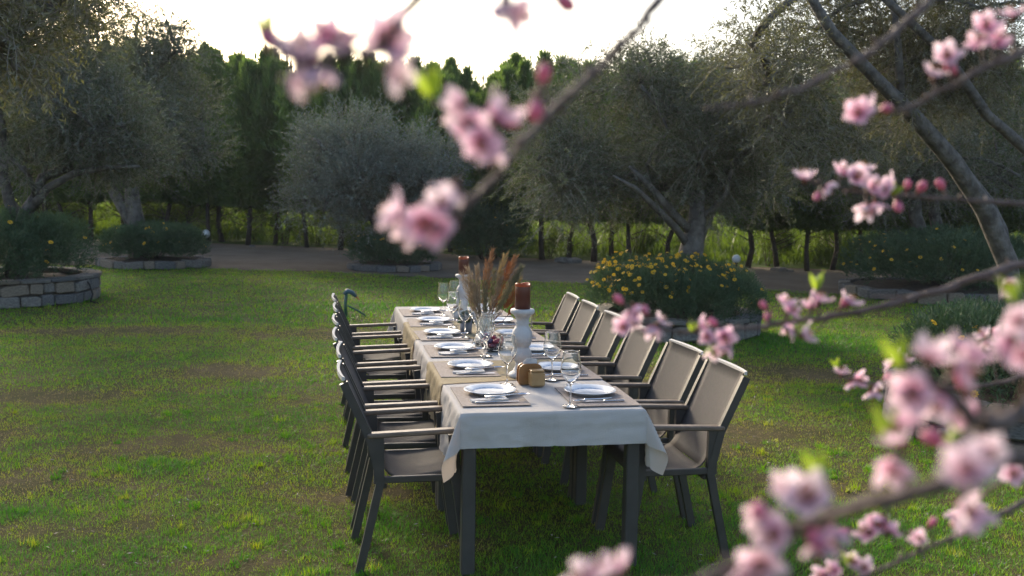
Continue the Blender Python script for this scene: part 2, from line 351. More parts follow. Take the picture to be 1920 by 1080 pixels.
for y0, y1, dens, ln, wd in ((2.9, 5.6, 12500, .024, .0034), (5.6, 8.5, 7600, .025, .0044), (8.5, 13, 3200, .029, .0066), (13, 25, 950, .036, .0115)):
    xl, xr = (lambda yy: -.36*yy-1.0), (lambda yy: .80*yy+1.2)
    area = (y1-y0)*(xr(y1)-xl(y1)); n = int(area*dens)
    y = rng.uniform(y0, y1, n); x = rng.uniform(xl(y1), xr(y1), n); k = (x > xl(y)) & (x < xr(y)); x, y = x[k], y[k]
    big = fnoise(x*.55, y*.8, 11); sm = fnoise(x*3.2, y*3.6, 21); fine = fnoise(x*14, y*14, 31)
    bare = np.clip(blobs(x, y, BARE)*1.0+(sm-.5)*.7+(big-.5)*.4-.07, 0, 1); lush = np.clip(blobs(x, y, LUSH)+(big-.62)*1.6, 0, 1)
    for cx, cy, r in PLANTERS: lush = np.maximum(lush, np.exp(-((np.hypot(x-cx, y-cy)-r-.07)/.06)**2))
    mic = fnoise(x*38, y*38, 41); keep = np.clip(.95-.72*bare+(fine-.5)*1.3+(mic-.5)*.9+lush*.5, .10, 1); keep *= y < np.interp(x, [p[0] for p in EDGE_N], [p[1] for p in EDGE_N])+(sm-.5)*1.5
    for cx, cy, r in PLANTERS: keep *= np.hypot(x-cx, y-cy) > r
    k = rng.random(len(x)) < keep; x, y, bare, lush, sm, big, fine, mic = x[k], y[k], bare[k], lush[k], sm[k], big[k], fine[k], mic[k]; n = len(x)
    a = rng.uniform(0, 2*np.pi, n); lean = rng.uniform(.25, 1.25, n); L = ln*rng.uniform(.5, 1.4, n)*(1+.9*lush-.5*bare)*(.45+1.1*fine)
    d = np.stack([np.cos(a)*np.sin(lean), np.sin(a)*np.sin(lean), np.cos(lean)], 1); b = np.stack([x, y, 0*x-.002], 1)
    s = np.stack([-np.sin(a), np.cos(a), 0*a], 1)*(wd*rng.uniform(.7, 1.3, n)/2)[:, None]
    V = np.stack([b-s, b+s, b+d*L[:, None]+np.array([0, 0, -.25])*(L*lean*.3)[:, None]], 1).reshape(-1, 3)
    tone = np.clip(.29+.6*(sm-.45)+.6*(big-.5)+.62*bare-.42*lush-.55*(fine-.5)+.35*(mic-.5)+rng.normal(0, .14, n), 0, 1)
    if y0 < 8:                                                # separate weed tufts of longer blades
        m = 230; tx = rng.uniform(xl(y1), xr(y1), m); ty = rng.uniform(y0, y1, m); per = 34; ta = np.repeat(tx, per)+rng.normal(0, .022, m*per); tb = np.repeat(ty, per)+rng.normal(0, .022, m*per)
        sz = np.repeat(rng.uniform(.5, 1.25, m), per); a = rng.uniform(0, 6.283, m*per); le = rng.uniform(.2, 1.1, m*per); L2 = .055*sz*rng.uniform(.5, 1.2, m*per)
        d2 = np.stack([np.cos(a)*np.sin(le), np.sin(a)*np.sin(le), np.cos(le)], 1); b2 = np.stack([ta, tb, 0*ta-.002], 1); s2 = np.stack([-np.sin(a), np.cos(a), 0*a], 1)*.0028
        V = np.concatenate([V, np.stack([b2-s2, b2+s2, b2+d2*L2[:, None]], 1).reshape(-1, 3)]); tone = np.concatenate([tone, np.repeat(rng.choice([.02, .1, .2, .5, .62], m), per)+rng.uniform(0, .1, m*per)]); n += m*per
    GV.append(V); GF3.append(np.arange(3*n).reshape(-1, 3)+off); GA.append(np.repeat(tone, 3)); off += 3*n
lawn = link('lawn_grass', np_mesh('lawn_grass', np.concatenate(GV), [np.concatenate(GF3)], [M_grass], attr=('tone', np.concatenate(GA))))
tag(lawn, 'short patchy lawn grass with dry brown spots', 'grass', kind='stuff')
# fallen petals and dry leaf bits
n = 1500; y = 3.3+8.7*rng.random(n)**1.5; x = rng.uniform(-.36*y-.5, .75*y+.5); a = rng.uniform(0, 6.28, n)
d = np.stack([np.cos(a), np.sin(a), rng.uniform(-.1, .5, n)], 1); V, F = leaf_quads(np.stack([x, y, rng.uniform(.012, .03, n)], 1), unit(d), rdir(rng, n)+np.array([0, 0, 1.5]), rng.uniform(.010, .032, n), rng.uniform(.004, .010, n))
tag(link('fallen_petals', np_mesh('fallen_petals', V, [F], [M_petalfall])), 'tiny pale fallen petals scattered over the lawn', 'petals', kind='stuff')

# field weeds seen between the trunks
n = 26000; fx = rng.uniform(-16, 24, n); dd = rng.uniform(.1, 1, n)**1.6*14+.5; fyv = np.interp(fx, [p[0] for p in EDGE_F], [p[1] for p in EDGE_F])+.6+dd
gz = np.interp(dd-.25, fy, fz); cl = fnoise(fx*.8, fyv*.8, 77); hgt = (.25+1.3*np.clip(cl-.35, 0, 1)*1.6)*rng.uniform(.6, 1.3, n)
a = rng.uniform(0, 6.28, n); ln = rng.uniform(.1, .7, n); d = np.stack([np.cos(a)*np.sin(ln), np.sin(a)*np.sin(ln), np.cos(ln)], 1)
V, F = leaf_quads(np.stack([fx, fyv, gz-.02], 1), d, rdir(rng, n), hgt, .035+.03*rng.random(n), .4, .12)
tag(link('field_weeds', np_mesh('field_weeds', V, [F], [M_wgrass])), 'tall bright green weeds in the field behind the trunks', 'weeds', kind='stuff')

# ------------------------------------------------------------------ trees
def grow_limbs(mb, root_pts, root_r, targets, rng, rmin=.010, wob=.045, sides=7, exp=2.3):
    """trunk polyline then join every target to the nearest earlier node; radii by pipe model"""
    nodes = [Vector(p) for p in root_pts]; par = [-1]+list(range(len(nodes)-1)); fixed = {k: r for k, r in enumerate(root_r)}
    order = sorted(range(len(targets)), key=lambda k: (Vector(targets[k])-nodes[-1]).length)
    for k in order:
        t = Vector(targets[k]); best = min(range(1, len(nodes)), key=lambda j: (nodes[j]-t).length+(.6*max(0, nodes[j].z-t.z)))
        p = nodes[best]; L = (t-p).length; m = max(2, int(L/.28)); prev = best
        for s in range(1, m+1):
            q = p.lerp(t, s/m)
            if s < m: q = q+Vector(rng.normal(0, wob, 3))*L*.35*math.sin(math.pi*s/m)+Vector((0, 0, .10*L*math.sin(math.pi*s/m)))
            nodes.append(q); par.append(prev); prev = len(nodes)-1
    N = len(nodes); w = [0.0]*N; kids = [[] for _ in range(N)]
    for k in range(N):
        if par[k] >= 0: kids[par[k]].append(k)
    for k in range(N-1, -1, -1):
        w[k] = (sum(w[c] for c in kids[k]) if kids[k] else 1.0)
    top = w[len(root_pts)-1] or 1; rr = [max(rmin, min(root_r[-1], root_r[-1]*(w[k]/top)**(1/exp))) for k in range(N)]
    for k, r in fixed.items(): rr[k] = r
    # chains
    def chain(start, first):
        pts = [nodes[start]]; rad = [rr[first] if start >= len(root_pts)-1 or True else rr[start]]; k = first
        while True:
            pts.append(nodes[k]); rad.append(rr[k])
            if not kids[k]: break
            c = sorted(kids[k], key=lambda q: -w[q])
            for o in c[1:]: stack.append((k, o))
            k = c[0]
        mb.tube(pts, rad, sides)
    stack = []
    pts = list(range(len(root_pts)))
    main = [nodes[k] for k in pts]; mr = [rr[k] for k in pts]
    mb.tube(main, mr, 10)
    for k in pts:
        for c in kids[k]:
            if c not in pts: stack.append((k, c))
    while stack: chain(*stack.pop())

def foliage(rng, clumps, n_twigs, tlen, per, llen, lwid, mats, droop=.15, up=.3, shell=(.35, 1.0), twig_r=.0036, spread=.9, name='crown', loc=(0, 0, 0)):
    """leafy twigs spread through many ellipsoid clumps; (cx,cy,cz,rx,ry,rz)"""
    cl = np.array(clumps, float); wgt = cl[:, 3]*cl[:, 4]*cl[:, 5]; wgt = wgt**.75; wgt /= wgt.sum()
    idx = rng.choice(len(cl), n_twigs, p=wgt); u = rdir(rng, n_twigs); rad = rng.uniform(shell[0]**2, shell[1]**2, n_twigs)**.5
    p0 = cl[idx, :3]+u*cl[idx, 3:6]*rad[:, None]*.86
    d = unit(u*1.0+rdir(rng, n_twigs)*spread+np.array([0, 0, up])); L = tlen*rng.uniform(.55, 1.35, n_twigs)
    bend = rdir(rng, n_twigs)*.22+np.array([0, 0, -droop])
    t = np.linspace(.08, 1, per); P = p0[:, None]+(d*L[:, None])[:, None]*t[None, :, None]+(bend*L[:, None])[:, None]*(t**2)[None, :, None]
    T = unit(d[:, None]+bend[:, None]*2*t[None, :, None]); n = n_twigs*per
    P = P.reshape(-1, 3); T = T.reshape(-1, 3); side = unit(np.cross(T, rdir(rng, n))); ld = unit(T*.75+side*.85+np.array([0, 0, -.05]))
    V, F = leaf_quads(P, ld, rdir(rng, n), llen*rng.uniform(.65, 1.25, n), lwid*rng.uniform(.75, 1.2, n), .5, .05)
    # twigs: three sided, two segments
    w = unit(np.cross(d, np.array([.3, .5, .8]))); v = np.cross(d, w); tv = []
    for tt, r in ((0, 1.0), (.5, .8), (1, .35)):
        c = p0+d*L[:, None]*tt+bend*L[:, None]*tt*tt
        for k in range(3): tv.append(c+(w*math.cos(2.094*k)+v*math.sin(2.094*k))*twig_r*r)
    TV = np.stack(tv, 1).reshape(-1, 3); b = np.arange(n_twigs)*9; TF = []
    for s in (0, 3):
        for k in range(3): TF.append(np.stack([b+s+k, b+s+(k+1) % 3, b+s+3+(k+1) % 3, b+s+3+k], 1))
    TF = np.concatenate(TF)+len(V)
    mi = np.concatenate([np.zeros(len(F), int), np.ones(len(TF), int)])
    V = np.concatenate([V, TV])-np.array(loc)
    return np_mesh(name, V, [F, TF], mats, mi)

def scatter_clumps(rng, c, r, n, size, flat=.8, bottom=-1.0):
    out = []
    while len(out) < n:
        u = rdir(rng, 1)[0]; rad = rng.uniform(.2, 1)**.5
        if u[2]*rad < bottom: continue
        s = size*rng.uniform(.65, 1.3); out.append((c[0]+u[0]*r[0]*rad, c[1]+u[1]*r[1]*rad, c[2]+u[2]*r[2]*rad, s, s, s*flat))
    return out

def olive(label, base, trunk, tr, extra, clumps, seed, n_twigs, tlen, per, llen, lwid, leaf, limb_frac=1.0, group='olive trees in the garden', rmin=.008, **kw):
    rng = np.random.default_rng(seed); root = empty('olive_tree', base, 0, label, 'olive tree', group)
    mb = MB(); tg = [c[:3] for c in clumps]
    if limb_frac < 1: tg = [tg[k] for k in rng.permutation(len(tg))[:int(len(tg)*limb_frac)]]
    grow_limbs(mb, trunk, tr, tg, rng, rmin)
    for pts, rd in extra: mb.tube(pts, rd, 8)
    mb.v = [tuple(Vector(p)-Vector(base)) for p in mb.v]
    mb.build('trunk', M_bark, root)
    o = link('crown', foliage(rng, clumps, n_twigs, tlen, per, llen, lwid, [leaf, M_twig], loc=base, **kw), root)
    return root

g = np.random.default_rng(101)
# olive with a double trunk in the second ring planter on the left
cl = scatter_clumps(g, (-4.0, 22.5, 3.2), (1.75, 1.5, 1.15), 34, .58) + scatter_clumps(g, (-3.4, 22.3, 4.5), (1.0, .8, .8), 14, .42) + scatter_clumps(g, (-2.65, 22.3, 2.5), (.55, .7, .6), 8, .42) + scatter_clumps(g, (-5.3, 22.9, 2.8), (.8, .8, .7), 8, .46)
olive('grey olive tree with forked smooth trunk in the low ring planter without hose', (-3.78, 22.4, .1), [(-3.78, 22.4, .1), (-3.854,22.400,0.768), (-3.910,22.400,1.214), (-3.943,22.400,1.659)], [.24, .2, .17, .13],
      [([(-3.855,22.400,0.745), (-4.060,22.400,1.123), (-4.304,22.500,1.520), (-4.465,22.600,1.818), (-4.7, 22.7, 2.2), (-5.0, 22.8, 2.7)], [.15, .13, .11, .10, .07, .03])],
      cl, 5, 5600, .5, 15, .085, .020, M_olive)
# olive of the nearest stone planter on the left
cl = scatter_clumps(g, (-4.2, 15.9, 2.75), (1.5, 1.3, .95), 26, .46) + scatter_clumps(g, (-3.2, 15.8, 2.4), (.8, .9, .7), 12, .38) + scatter_clumps(g, (-4.5, 16.2, 3.8), (1.4, 1.2, .9), 18, .5)
olive('olive tree with low spreading grey limbs rising from the tall stone planter', (-4.42, 15.9, .3), [(-4.42, 15.9, .3), (-4.336,15.900,1.172), (-4.138,15.900,1.486)], [.15, .11, .085],
      [([(-4.336,15.900,1.172), (-4.488,15.900,1.419), (-4.563,15.900,1.804), (-4.557,15.900,2.494), (-4.7, 15.9, 3.4)], [.10, .085, .075, .06, .03]),
       ([(-4.291,15.900,1.227), (-3.933,15.800,1.644), (-3.540,15.700,1.858), (-3.079,15.600,1.950), (-2.606,15.500,1.973)], [.07, .06, .05, .04, .02])],
      cl, 6, 5600, .42, 15, .07, .0155, M_olive)
# olive overhanging from the left, its trunk beside the view
cl = scatter_clumps(g, (-2.75, 8.9, 3.2), (.75, 1.0, .55), 15, .32) + scatter_clumps(g, (-3.9, 8.6, 3.5), (1.0, 1.0, .8), 16, .45) + scatter_clumps(g, (-2.15, 9.3, 3.35), (.45, .6, .25), 5, .22) + scatter_clumps(g, (-2.55, 9.0, 2.75), (.35, .5, .3), 4, .22)
olive('olive tree with long leaves hanging over the lawn in front of the tall stone planter', (-4.5, 8.3, 0), [(-4.5, 8.3, 0), (-4.45, 8.35, .7), (-4.25, 8.4, 1.5), (-4.1, 8.5, 2.1)], [.20, .16, .14, .11], [], cl, 7, 2600, .38, 14, .072, .0145, M_olive3, spread=1.1, droop=.3)
# silvery round olive in the brick edged bed
cl = scatter_clumps(g, (.45, 21.7, 2.15), (1.05, 1.1, .95), 22, .5) + scatter_clumps(g, (1.95, 21.6, 2.0), (.95, 1.0, .85), 18, .48) + scatter_clumps(g, (.85, 21.7, 1.35), (1.3, 1.1, .45), 12, .45)
olive('silvery rounded olive tree with two lobes in the brick edged bed', (1.2, 21.7, .1), [(1.2, 21.7, .1), (1.18, 21.7, .5), (1.15, 21.7, .95)], [.16, .14, .12], [], cl, 8, 4200, .5, 15, .08, .018, M_olive2, up=.9, spread=.6)
# large olive in the flowering planter
cl = scatter_clumps(g, (4.1, 12.75, 2.45), (1.45, 1.2, 1.0), 36, .42) + scatter_clumps(g, (2.95, 12.3, 1.95), (.62, .7, .6), 14, .34) + scatter_clumps(g, (5.3, 12.7, 2.1), (.7, .8, .65), 14, .36) + scatter_clumps(g, (3.6, 12.5, 3.15), (.55, .6, .45), 7, .3) + scatter_clumps(g, (2.95, 12.5, 2.7), (.3, .4, .3), 3, .25)
olive('large spreading olive tree with knotted dark trunk in the yellow flowering planter', (4.5, 12.1, .3), [(4.5, 12.1, .3), (4.527,12.100,0.860), (4.574,12.100,1.129), (4.621,12.100,1.384), (4.600,12.100,1.597)], [.19, .165, .14, .115, .085],
      [([(4.550,12.100,0.995), (4.308,12.000,1.278), (3.969,11.900,1.559), (3.694,11.800,1.769), (3.395,11.700,1.903)], [.05, .045, .04, .03, .015]),
       ([(4.571,12.100,1.196), (4.210,12.000,1.514), (3.893,11.900,1.817), (3.651,11.900,2.026)], [.06, .05, .04, .02]),
       ([(4.622,12.100,1.364), (4.788,12.000,1.521), (4.908,11.900,1.722), (4.925,11.800,2.010)], [.05, .04, .032, .018])],
      cl, 9, 6200, .36, 16, .058, .0125, M_olive, limb_frac=.8)
# leaning olive at the right, stem reaching up to the left
cl = scatter_clumps(g, (6.0, 11.3, 3.2), (1.4, .9, .6), 22, .36) + scatter_clumps(g, (7.5, 11.6, 3.2), (1.0, .8, .6), 15, .38) + scatter_clumps(g, (5.3, 10.6, 2.55), (.75, .7, .45), 13, .34) + scatter_clumps(g, (6.7, 11.0, 3.9), (1.7, 1.4, .6), 18, .45) + scatter_clumps(g, (4.6, 9.9, 3.2), (.6, .8, .5), 9, .33)
olive('leaning olive tree with long pale curved stem beside the long low stone bed', (8.55, 11.3, 0), [(8.55, 11.3, 0), (8.417,11.200,0.469), (8.258,11.100,0.942), (7.829,11.000,1.592), (7.232,10.800,2.149), (6.599,10.600,2.611), (5.967,10.400,3.015), (5.332,10.200,3.447), (4.908,10.000,3.832)], [.17, .135, .125, .115, .105, .09, .07, .06, .045],
      [([(8.238,11.100,1.008), (8.230,11.200,1.331), (8.015,11.200,1.688), (7.543,11.100,2.112), (7.003,10.900,2.457)], [.08, .07, .06, .05, .03]),
       ([(9.312,11.000,1.806), (8.240,10.800,2.264), (7.506,10.600,2.667), (6.860,10.400,3.251), (6.254,10.300,3.644), (5.801,10.200,3.914)], [.08, .07, .06, .05, .045, .04]),
       ([(8.55, 11.3, 0), (9.623,11.200,1.006), (9.312,11.000,1.806)], [.13, .1, .08]),
       ([(6.424,10.600,2.785), (6.290,10.500,3.358), (6.115,10.400,4.024)], [.05, .042, .03])],
      cl, 10, 4600, .40, 15, .068, .0135, M_olive3, limb_frac=.7, droop=.3, spread=1.1)
# olives behind on the right
cl = scatter_clumps(g, (9.3, 16.6, 2.35), (1.5, 1.3, .85), 26, .52) + scatter_clumps(g, (11.3, 16.6, 2.6), (1.5, 1.3, 1.0), 24, .55) + scatter_clumps(g, (10.3, 16.8, 3.8), (1.8, 1.4, .8), 18, .55)
olive('olive tree with hooked dark trunk behind the shrub in the long stone bed', (10.75, 16.4, .2), [(10.75, 16.4, .2), (10.955,16.400,0.642), (10.493,16.400,0.983), (10.324,16.400,1.370), (10.298,16.400,1.793), (10.2, 16.4, 2.0)], [.17, .15, .135, .12, .10, .08],
      [([(10.85, 16.6, .2), (10.962,16.600,0.938), (10.826,16.600,1.417), (10.755,16.600,1.894), (10.9, 16.6, 2.4)], [.15, .12, .10, .08, .05])], cl, 11, 3800, .5, 15, .075, .016, M_olive, limb_frac=.6)
cl = scatter_clumps(g, (7.7, 18.0, 2.3), (1.4, 1.2, .8), 22, .5) + scatter_clumps(g, (7.4, 18.0, 3.5), (1.2, 1.1, .8), 16, .5)
olive('olive tree with plain straight trunk standing on the path before the tree row', (6.85, 18.2, 0), [(6.85, 18.2, 0), (6.9, 18.2, .5), (7.05, 18.2, 1.0), (7.25, 18.1, 1.5)], [.13, .11, .10, .08], [], cl, 12, 2600, .5, 15, .075, .017, M_olive2, limb_frac=.6)

# tree row along the field: slim evergreens
def evergreen_mesh(seed, H):
    rng = np.random.default_rng(seed); n = 26000; z0 = 1.1
    leaders = [(0, 0, 1.0)] + [(rng.uniform(-1.3, 1.3), rng.uniform(-.7, .7), rng.uniform(.80, 1.0)) for _ in range(10)]
    V, F = [], []; off = 0; wts = np.array([.20]+[.08]*10); cnt = (wts*n).astype(int)
    for (lx, ly, hf), m in zip(leaders, cnt):
        t = rng.random(m)**.95; z = z0+(H*hf-z0)*t; prof = np.where(t < .3, .45+1.8*t, 1.0)*(1-np.clip((t-.38)/.62, 0, 1)**1.2)*(1.0 if lx == 0 else .72)+.012
        a = rng.uniform(0, 2*np.pi, m); br = .74+.46*np.sin(a*3+z*2.3+seed)+.42*np.sin(z*5.1+a*2+lx*9)          # ragged plumes
        r = prof*np.maximum(.12, br)*rng.uniform(.15, 1, m)**.6
        f = np.clip(t*1.4, 0, 1); P = np.stack([lx*f+r*np.cos(a), ly*f+r*np.sin(a), z], 1)
        d = unit(np.stack([np.cos(a)*.8*(1-t*.7), np.sin(a)*.8*(1-t*.7), .5+1.3*t], 1)+rng.normal(0, .35, (m, 3))*(1.1-.7*t)[:, None])
        for q in range(2):
            dd = unit(d+rng.normal(0, .5, (m, 3))*(1.1-.7*t)[:, None]); v, fc = leaf_quads(P, dd, rdir(rng, m), rng.uniform(.08, .24, m)*(1+.9*t**3), rng.uniform(.026, .05, m), .5, .1)
            V.append(v); F.append(fc+off); off += len(v)
    for lx, ly, hf in leaders:                                # thin leading shoots
        for q in range(5):
            m = 46; t = rng.random(m); sx, sy, hh = lx+rng.normal(0, .22), ly+rng.normal(0, .2), H*hf*rng.uniform(.90, 1.05)
            P = np.stack([sx+rng.normal(0, .05, m)*(1.2-t), sy+rng.normal(0, .05, m)*(1.2-t), hh-.75+.75*t], 1); d = unit(rng.normal(0, .5, (m, 3))*(1.1-t)[:, None]+np.array([0, 0, .9]))
            v, fc = leaf_quads(P, d, rdir(rng, m), rng.uniform(.08, .2, m), rng.uniform(.022, .04, m), .5, .1); V.append(v); F.append(fc+off); off += len(v)
    return np_mesh('evergreen_crown', np.concatenate(V), [np.concatenate(F)], [M_conif])
EV = [evergreen_mesh(200+k, 5.0) for k in range(4)]
def trunk_mesh(seed):
    rng = np.random.default_rng(seed); mb = MB(); p = Vector((0, 0, 0)); pts = [p.copy()]
    for k in range(7): p = p+Vector((rng.normal(0, .06), rng.normal(0, .05), .55)); pts.append(p.copy())
    mb.tube(pts, [.07, .056, .05, .046, .042, .038, .03, .018], 8)
    for k in range(16):
        z = rng.uniform(.3, 1.9); a = rng.uniform(0, 6.28); L = rng.uniform(.3, .8)
        b = Vector((0, 0, z)); mb.tube([b, b+Vector((math.cos(a)*L*.5, math.sin(a)*L*.5, L*.2)), b+Vector((math.cos(a)*L, math.sin(a)*L, L*rng.uniform(.1, .7)))], [.016, .011, .004], 4, cap=False)
    return mb.mesh('evergreen_trunk', [M_bark2])
TM = [trunk_mesh(300+k) for k in range(3)]
rr = random.Random(4); xs = -15.0; k = 0
while xs < 22:
    yy = float(np.interp(xs, [p[0] for p in EDGE_F], [p[1] for p in EDGE_F]))+rr.uniform(.0, 1.5)
    t = empty('evergreen_tree', (xs, yy, 0), rr.uniform(0, 6.28), 'slim dark evergreen tree in the row along the green field', 'tree', 'evergreen trees in the row along the field')
    link('trunk', TM[k % 3], t); c = link('crown', EV[(k*3+k//4) % 4], t); s = rr.uniform(.9, 1.25); t.scale = (s, s, (1.72+.122*math.hypot(xs, yy))/5.0*rr.uniform(.90, 1.0))
    t.rotation_euler = (rr.gauss(0, .035), rr.gauss(0, .035), rr.uniform(0, 6.28)); xs += rr.choice((.25, .4, .55, .7, .85))*rr.uniform(.85, 1.15); k += 1

# ------------------------------------------------------------------ planters, shrubs and their flowers
def stone_mesh(seed, m):
    import bmesh
    rng = np.random.default_rng(seed); bm = bmesh.new()
    for sx in (-1, 1):
        for sy in (-1, 1):
            for sz in (-1, 1):
                j = lambda: rng.uniform(.66, .96)
                bm.verts.new((sx*.5*j(), sy*.5, sz*.5*j())); bm.verts.new((sx*.5, sy*.5*j(), sz*.5*rng.uniform(.55, .9))); bm.verts.new((sx*.5*rng.uniform(.55, .9), sy*.5*j(), sz*.5))
    bmesh.ops.convex_hull(bm, input=bm.verts)
    bmesh.ops.delete(bm, geom=[v for v in bm.verts if not v.link_faces], context='VERTS')
    me = bpy.data.meshes.new('stone'); bm.to_mesh(me); bm.free(); me.materials.append(m); return me
STN = [stone_mesh(k, [M_stone, M_stoneb, M_stonec][k % 3]) for k in range(9)]
def planter(name, label, c, rx, ry, h, courses, slen, seed, a0=0, a1=2*math.pi, cap=False, group='stone ring planters'):
    rnd = random.Random(seed); root = empty(name, (c[0], c[1], 0), 0, label, 'planter', group)
    th = .20
    full = a1-a0 > 6.2; prof = [(-.07, 0), (-.07, h-.025), (-.16, h-.02), (-.16, 0)]
    V = []; F = []; n = 56
    for k in range(n+1):
        a = a0+(a1-a0)*k/n
        for o, z in prof: V.append(((rx+o)*math.cos(a), (ry+o)*math.sin(a), z))
    for k in range(n):
        for q in range(3): F.append((k*4+q, (k+1)*4+q, (k+1)*4+q+1, k*4+q+1))
    MB().add(V, F).build('mortar_core', M_mortar, root)
    MB().add([((rx-.12)*math.cos(2*math.pi*k/40), (ry-.12)*math.sin(2*math.pi*k/40), h-.06+.03*math.sin(k*2.3)) for k in range(40)]+[(0, 0, h+.04)], [(k, (k+1) % 40, 40) for k in range(40)], smooth=True).build('soil_bed', M_soil, root)
    for q in range(courses):
        z0 = h*q/courses; z1 = h*(q+1)/courses; a = a0+rnd.uniform(0, .2)
        while a < a1-.02:
            rad = math.hypot(rx*math.sin(a), ry*math.cos(a)); L = min(slen*rnd.uniform(.6, 1.45), (a1-a)*rad); da = L/rad; m = a+da/2
            o = link('stone', STN[rnd.randrange(9)], root); hh = z1-z0
            o.location = ((rx-.085)*math.cos(m), (ry-.085)*math.sin(m), (z0+z1)/2+rnd.uniform(-.008, .008)); o.rotation_euler = (rnd.uniform(-.08, .08)+rnd.choice((0, math.pi)), rnd.uniform(-.12, .12), math.atan2(ry*math.cos(m), -rx*math.sin(m)))
            o.scale = (L-.016, th*rnd.uniform(.85, 1.2), (hh-.012)*rnd.uniform(.84, 1.04)); a += da
    if cap:
        a = a0
        while a < a1-.02:
            rad = math.hypot(rx*math.sin(a), ry*math.cos(a)); L = min(slen*rnd.uniform(1.1, 1.8), (a1-a)*rad); da = L/rad; m = a+da/2
            o = link('cap_stone', STN[rnd.randrange(9)], root); o.location = ((rx-.1)*math.cos(m), (ry-.1)*math.sin(m), h+.022); o.rotation_euler = (0, 0, math.atan2(ry*math.cos(m), -rx*math.sin(m))); o.scale = (L-.008, .27, .05); a += da
    return root
planter('stone_planter', 'tall round planter of rough grey stones in two courses, thin hose at its side', (-4.68, 15.95), 1.36, 1.36, .34, 2, .27, 1, cap=True)
planter('stone_planter', 'low ring planter of single stone course around the fork trunked olive', (-3.5, 22.4), 1.12, 1.12, .17, 1, .34, 2)
planter('brick_edged_bed', 'low pinkish brick edged bed under the silvery olive', (1.5, 21.6), .98, .98, .15, 1, .30, 3)
planter('stone_planter', 'grey stone planter holding the big bush of yellow flowers', (4.28, 11.9), 1.03, 1.03, .22, 1, .32, 4, cap=True)
planter('stone_bed', 'long low pale stone bed around the dark shrub beside the leaning olive', (10.6, 15.9), 1.7, 1.7, .20, 1, .36, 5)
planter('stone_planter', 'grey stone planter with dark leafy bush behind the peach blossom', (5.35, 6.45), 1.22, 1.22, .30, 2, .26, 6, cap=True)
hs = MB(); hs.tube([(-3.41, 15.55, .36), (-3.33, 15.50, .26), (-3.28, 15.45, .12), (-3.30, 15.40, .02), (-3.18, 15.3, .012)], .012, 6)
tag(hs.build('garden_hose', M_wick), 'thin black hose end hanging down the tall stone planter', 'hose')

def shrub_mesh(seed, r, h, n, ll, lw, lumps=9):
    rng = np.random.default_rng(seed); V, F = [], []; off = 0
    L = [(0, 0, h*.45, r*.72, h*.55)] + [(r*.64*math.cos(a), r*.64*math.sin(a), h*rng.uniform(.26, .46), r*rng.uniform(.36, .46), h*rng.uniform(.40, .52)) for a in np.linspace(0, 6.28, lumps)[:-1]+rng.uniform(0, .4)]
    w = np.array([l[3]**2*l[4] for l in L])**.7; idx = rng.choice(len(L), n, p=w/w.sum()); L = np.array(L); u = rdir(rng, n); u[:, 2] = np.where(u[:, 2] < -.55, -u[:, 2], u[:, 2])
    rad = rng.uniform(.5, 1, n)**.5
    P = L[idx, :3]+u*np.stack([L[idx, 3], L[idx, 3], L[idx, 4]], 1)*rad[:, None]; P[:, 2] = np.maximum(P[:, 2], .02)
    d0 = unit(u*.8+np.array([0, 0, .75])+rng.normal(0, .3, (n, 3)))
    for q in range(5):
        d = unit(d0+rng.normal(0, .42, (n, 3))); v, f = leaf_quads(P+d0*ll*.35*q, d, rdir(rng, n), ll*rng.uniform(.6, 1.2, n), lw, .5, .08); V.append(v); F.append(f+off); off += len(v)
    top = P[(rad > .8) & (u[:, 2] > -.2)]; nrm = u[(rad > .8) & (u[:, 2] > -.2)]
    return np_mesh('shrub_foliage', np.concatenate(V), [np.concatenate(F)], [M_shrub]), top, nrm
def flower_mesh():
    mb = MB(); n = 9
    for k in range(n):
        a = 2*math.pi*k/n; c, s = math.cos(a), math.sin(a); t = (-s*.0075, c*.0075)
        mb.add([(c*.005, s*.005, 0), (c*.016+t[0], s*.016+t[1], .003), (c*.027, s*.027, .001), (c*.016-t[0], s*.016-t[1], .003)], [(0, 1, 2, 3)])
    mb.lathe([(.0001, .006), (.006, .005), (.008, .001)], 7, mi=1); mb.tube([(0, 0, 0), (.004, 0, -.05), (.002, .004, -.11)], .0022, 3, 2, cap=False)
    return mb.mesh('flower', [M_yellow, M_yelc, M_shrub])
FLW = flower_mesh()
def shrub(label, loc, r, h, n, ll, lw, nf, seed, fsel=None, fs=1.0, sy=1.0):
    me, top, nrm = shrub_mesh(seed, r, h, n, ll, lw); root = empty('shrub', loc, 0, label, 'shrub', 'grey green shrubs in the planters'); root.scale = (1, sy, 1)
    link('foliage', me, root); rng = np.random.default_rng(seed+9)
    mb = MB()
    for k in range(14):
        a = k*2.4; q = .15+.5*((k*7) % 10)/10; mb.tube([(math.cos(a)*.08, math.sin(a)*.08, 0), (math.cos(a)*r*q*.6, math.sin(a)*r*q*.6, h*.25), (math.cos(a)*r*q, math.sin(a)*r*q, h*.55)], [.014, .010, .004], 5, cap=False)
    mb.build('stem', M_bark2, root)
    if fsel is not None: w = fsel(top); w = w/w.sum(); ids = rng.choice(len(top), nf, replace=False, p=w)
    else: ids = rng.choice(len(top), nf, replace=False)
    for j in ids:
        f = link('flower', FLW, root); f.location = Vector(top[j])+Vector(nrm[j])*.05+Vector((0, 0, .06)); q = Vector((nrm[j][0]*.6+rng.normal(0, .3), nrm[j][1]*.6-.35+rng.normal(0, .3), .7)).to_track_quat('Z', 'Y')
        f.rotation_euler = q.to_euler(); f.scale = [fs*rng.uniform(.8, 1.25)]*3
    return root
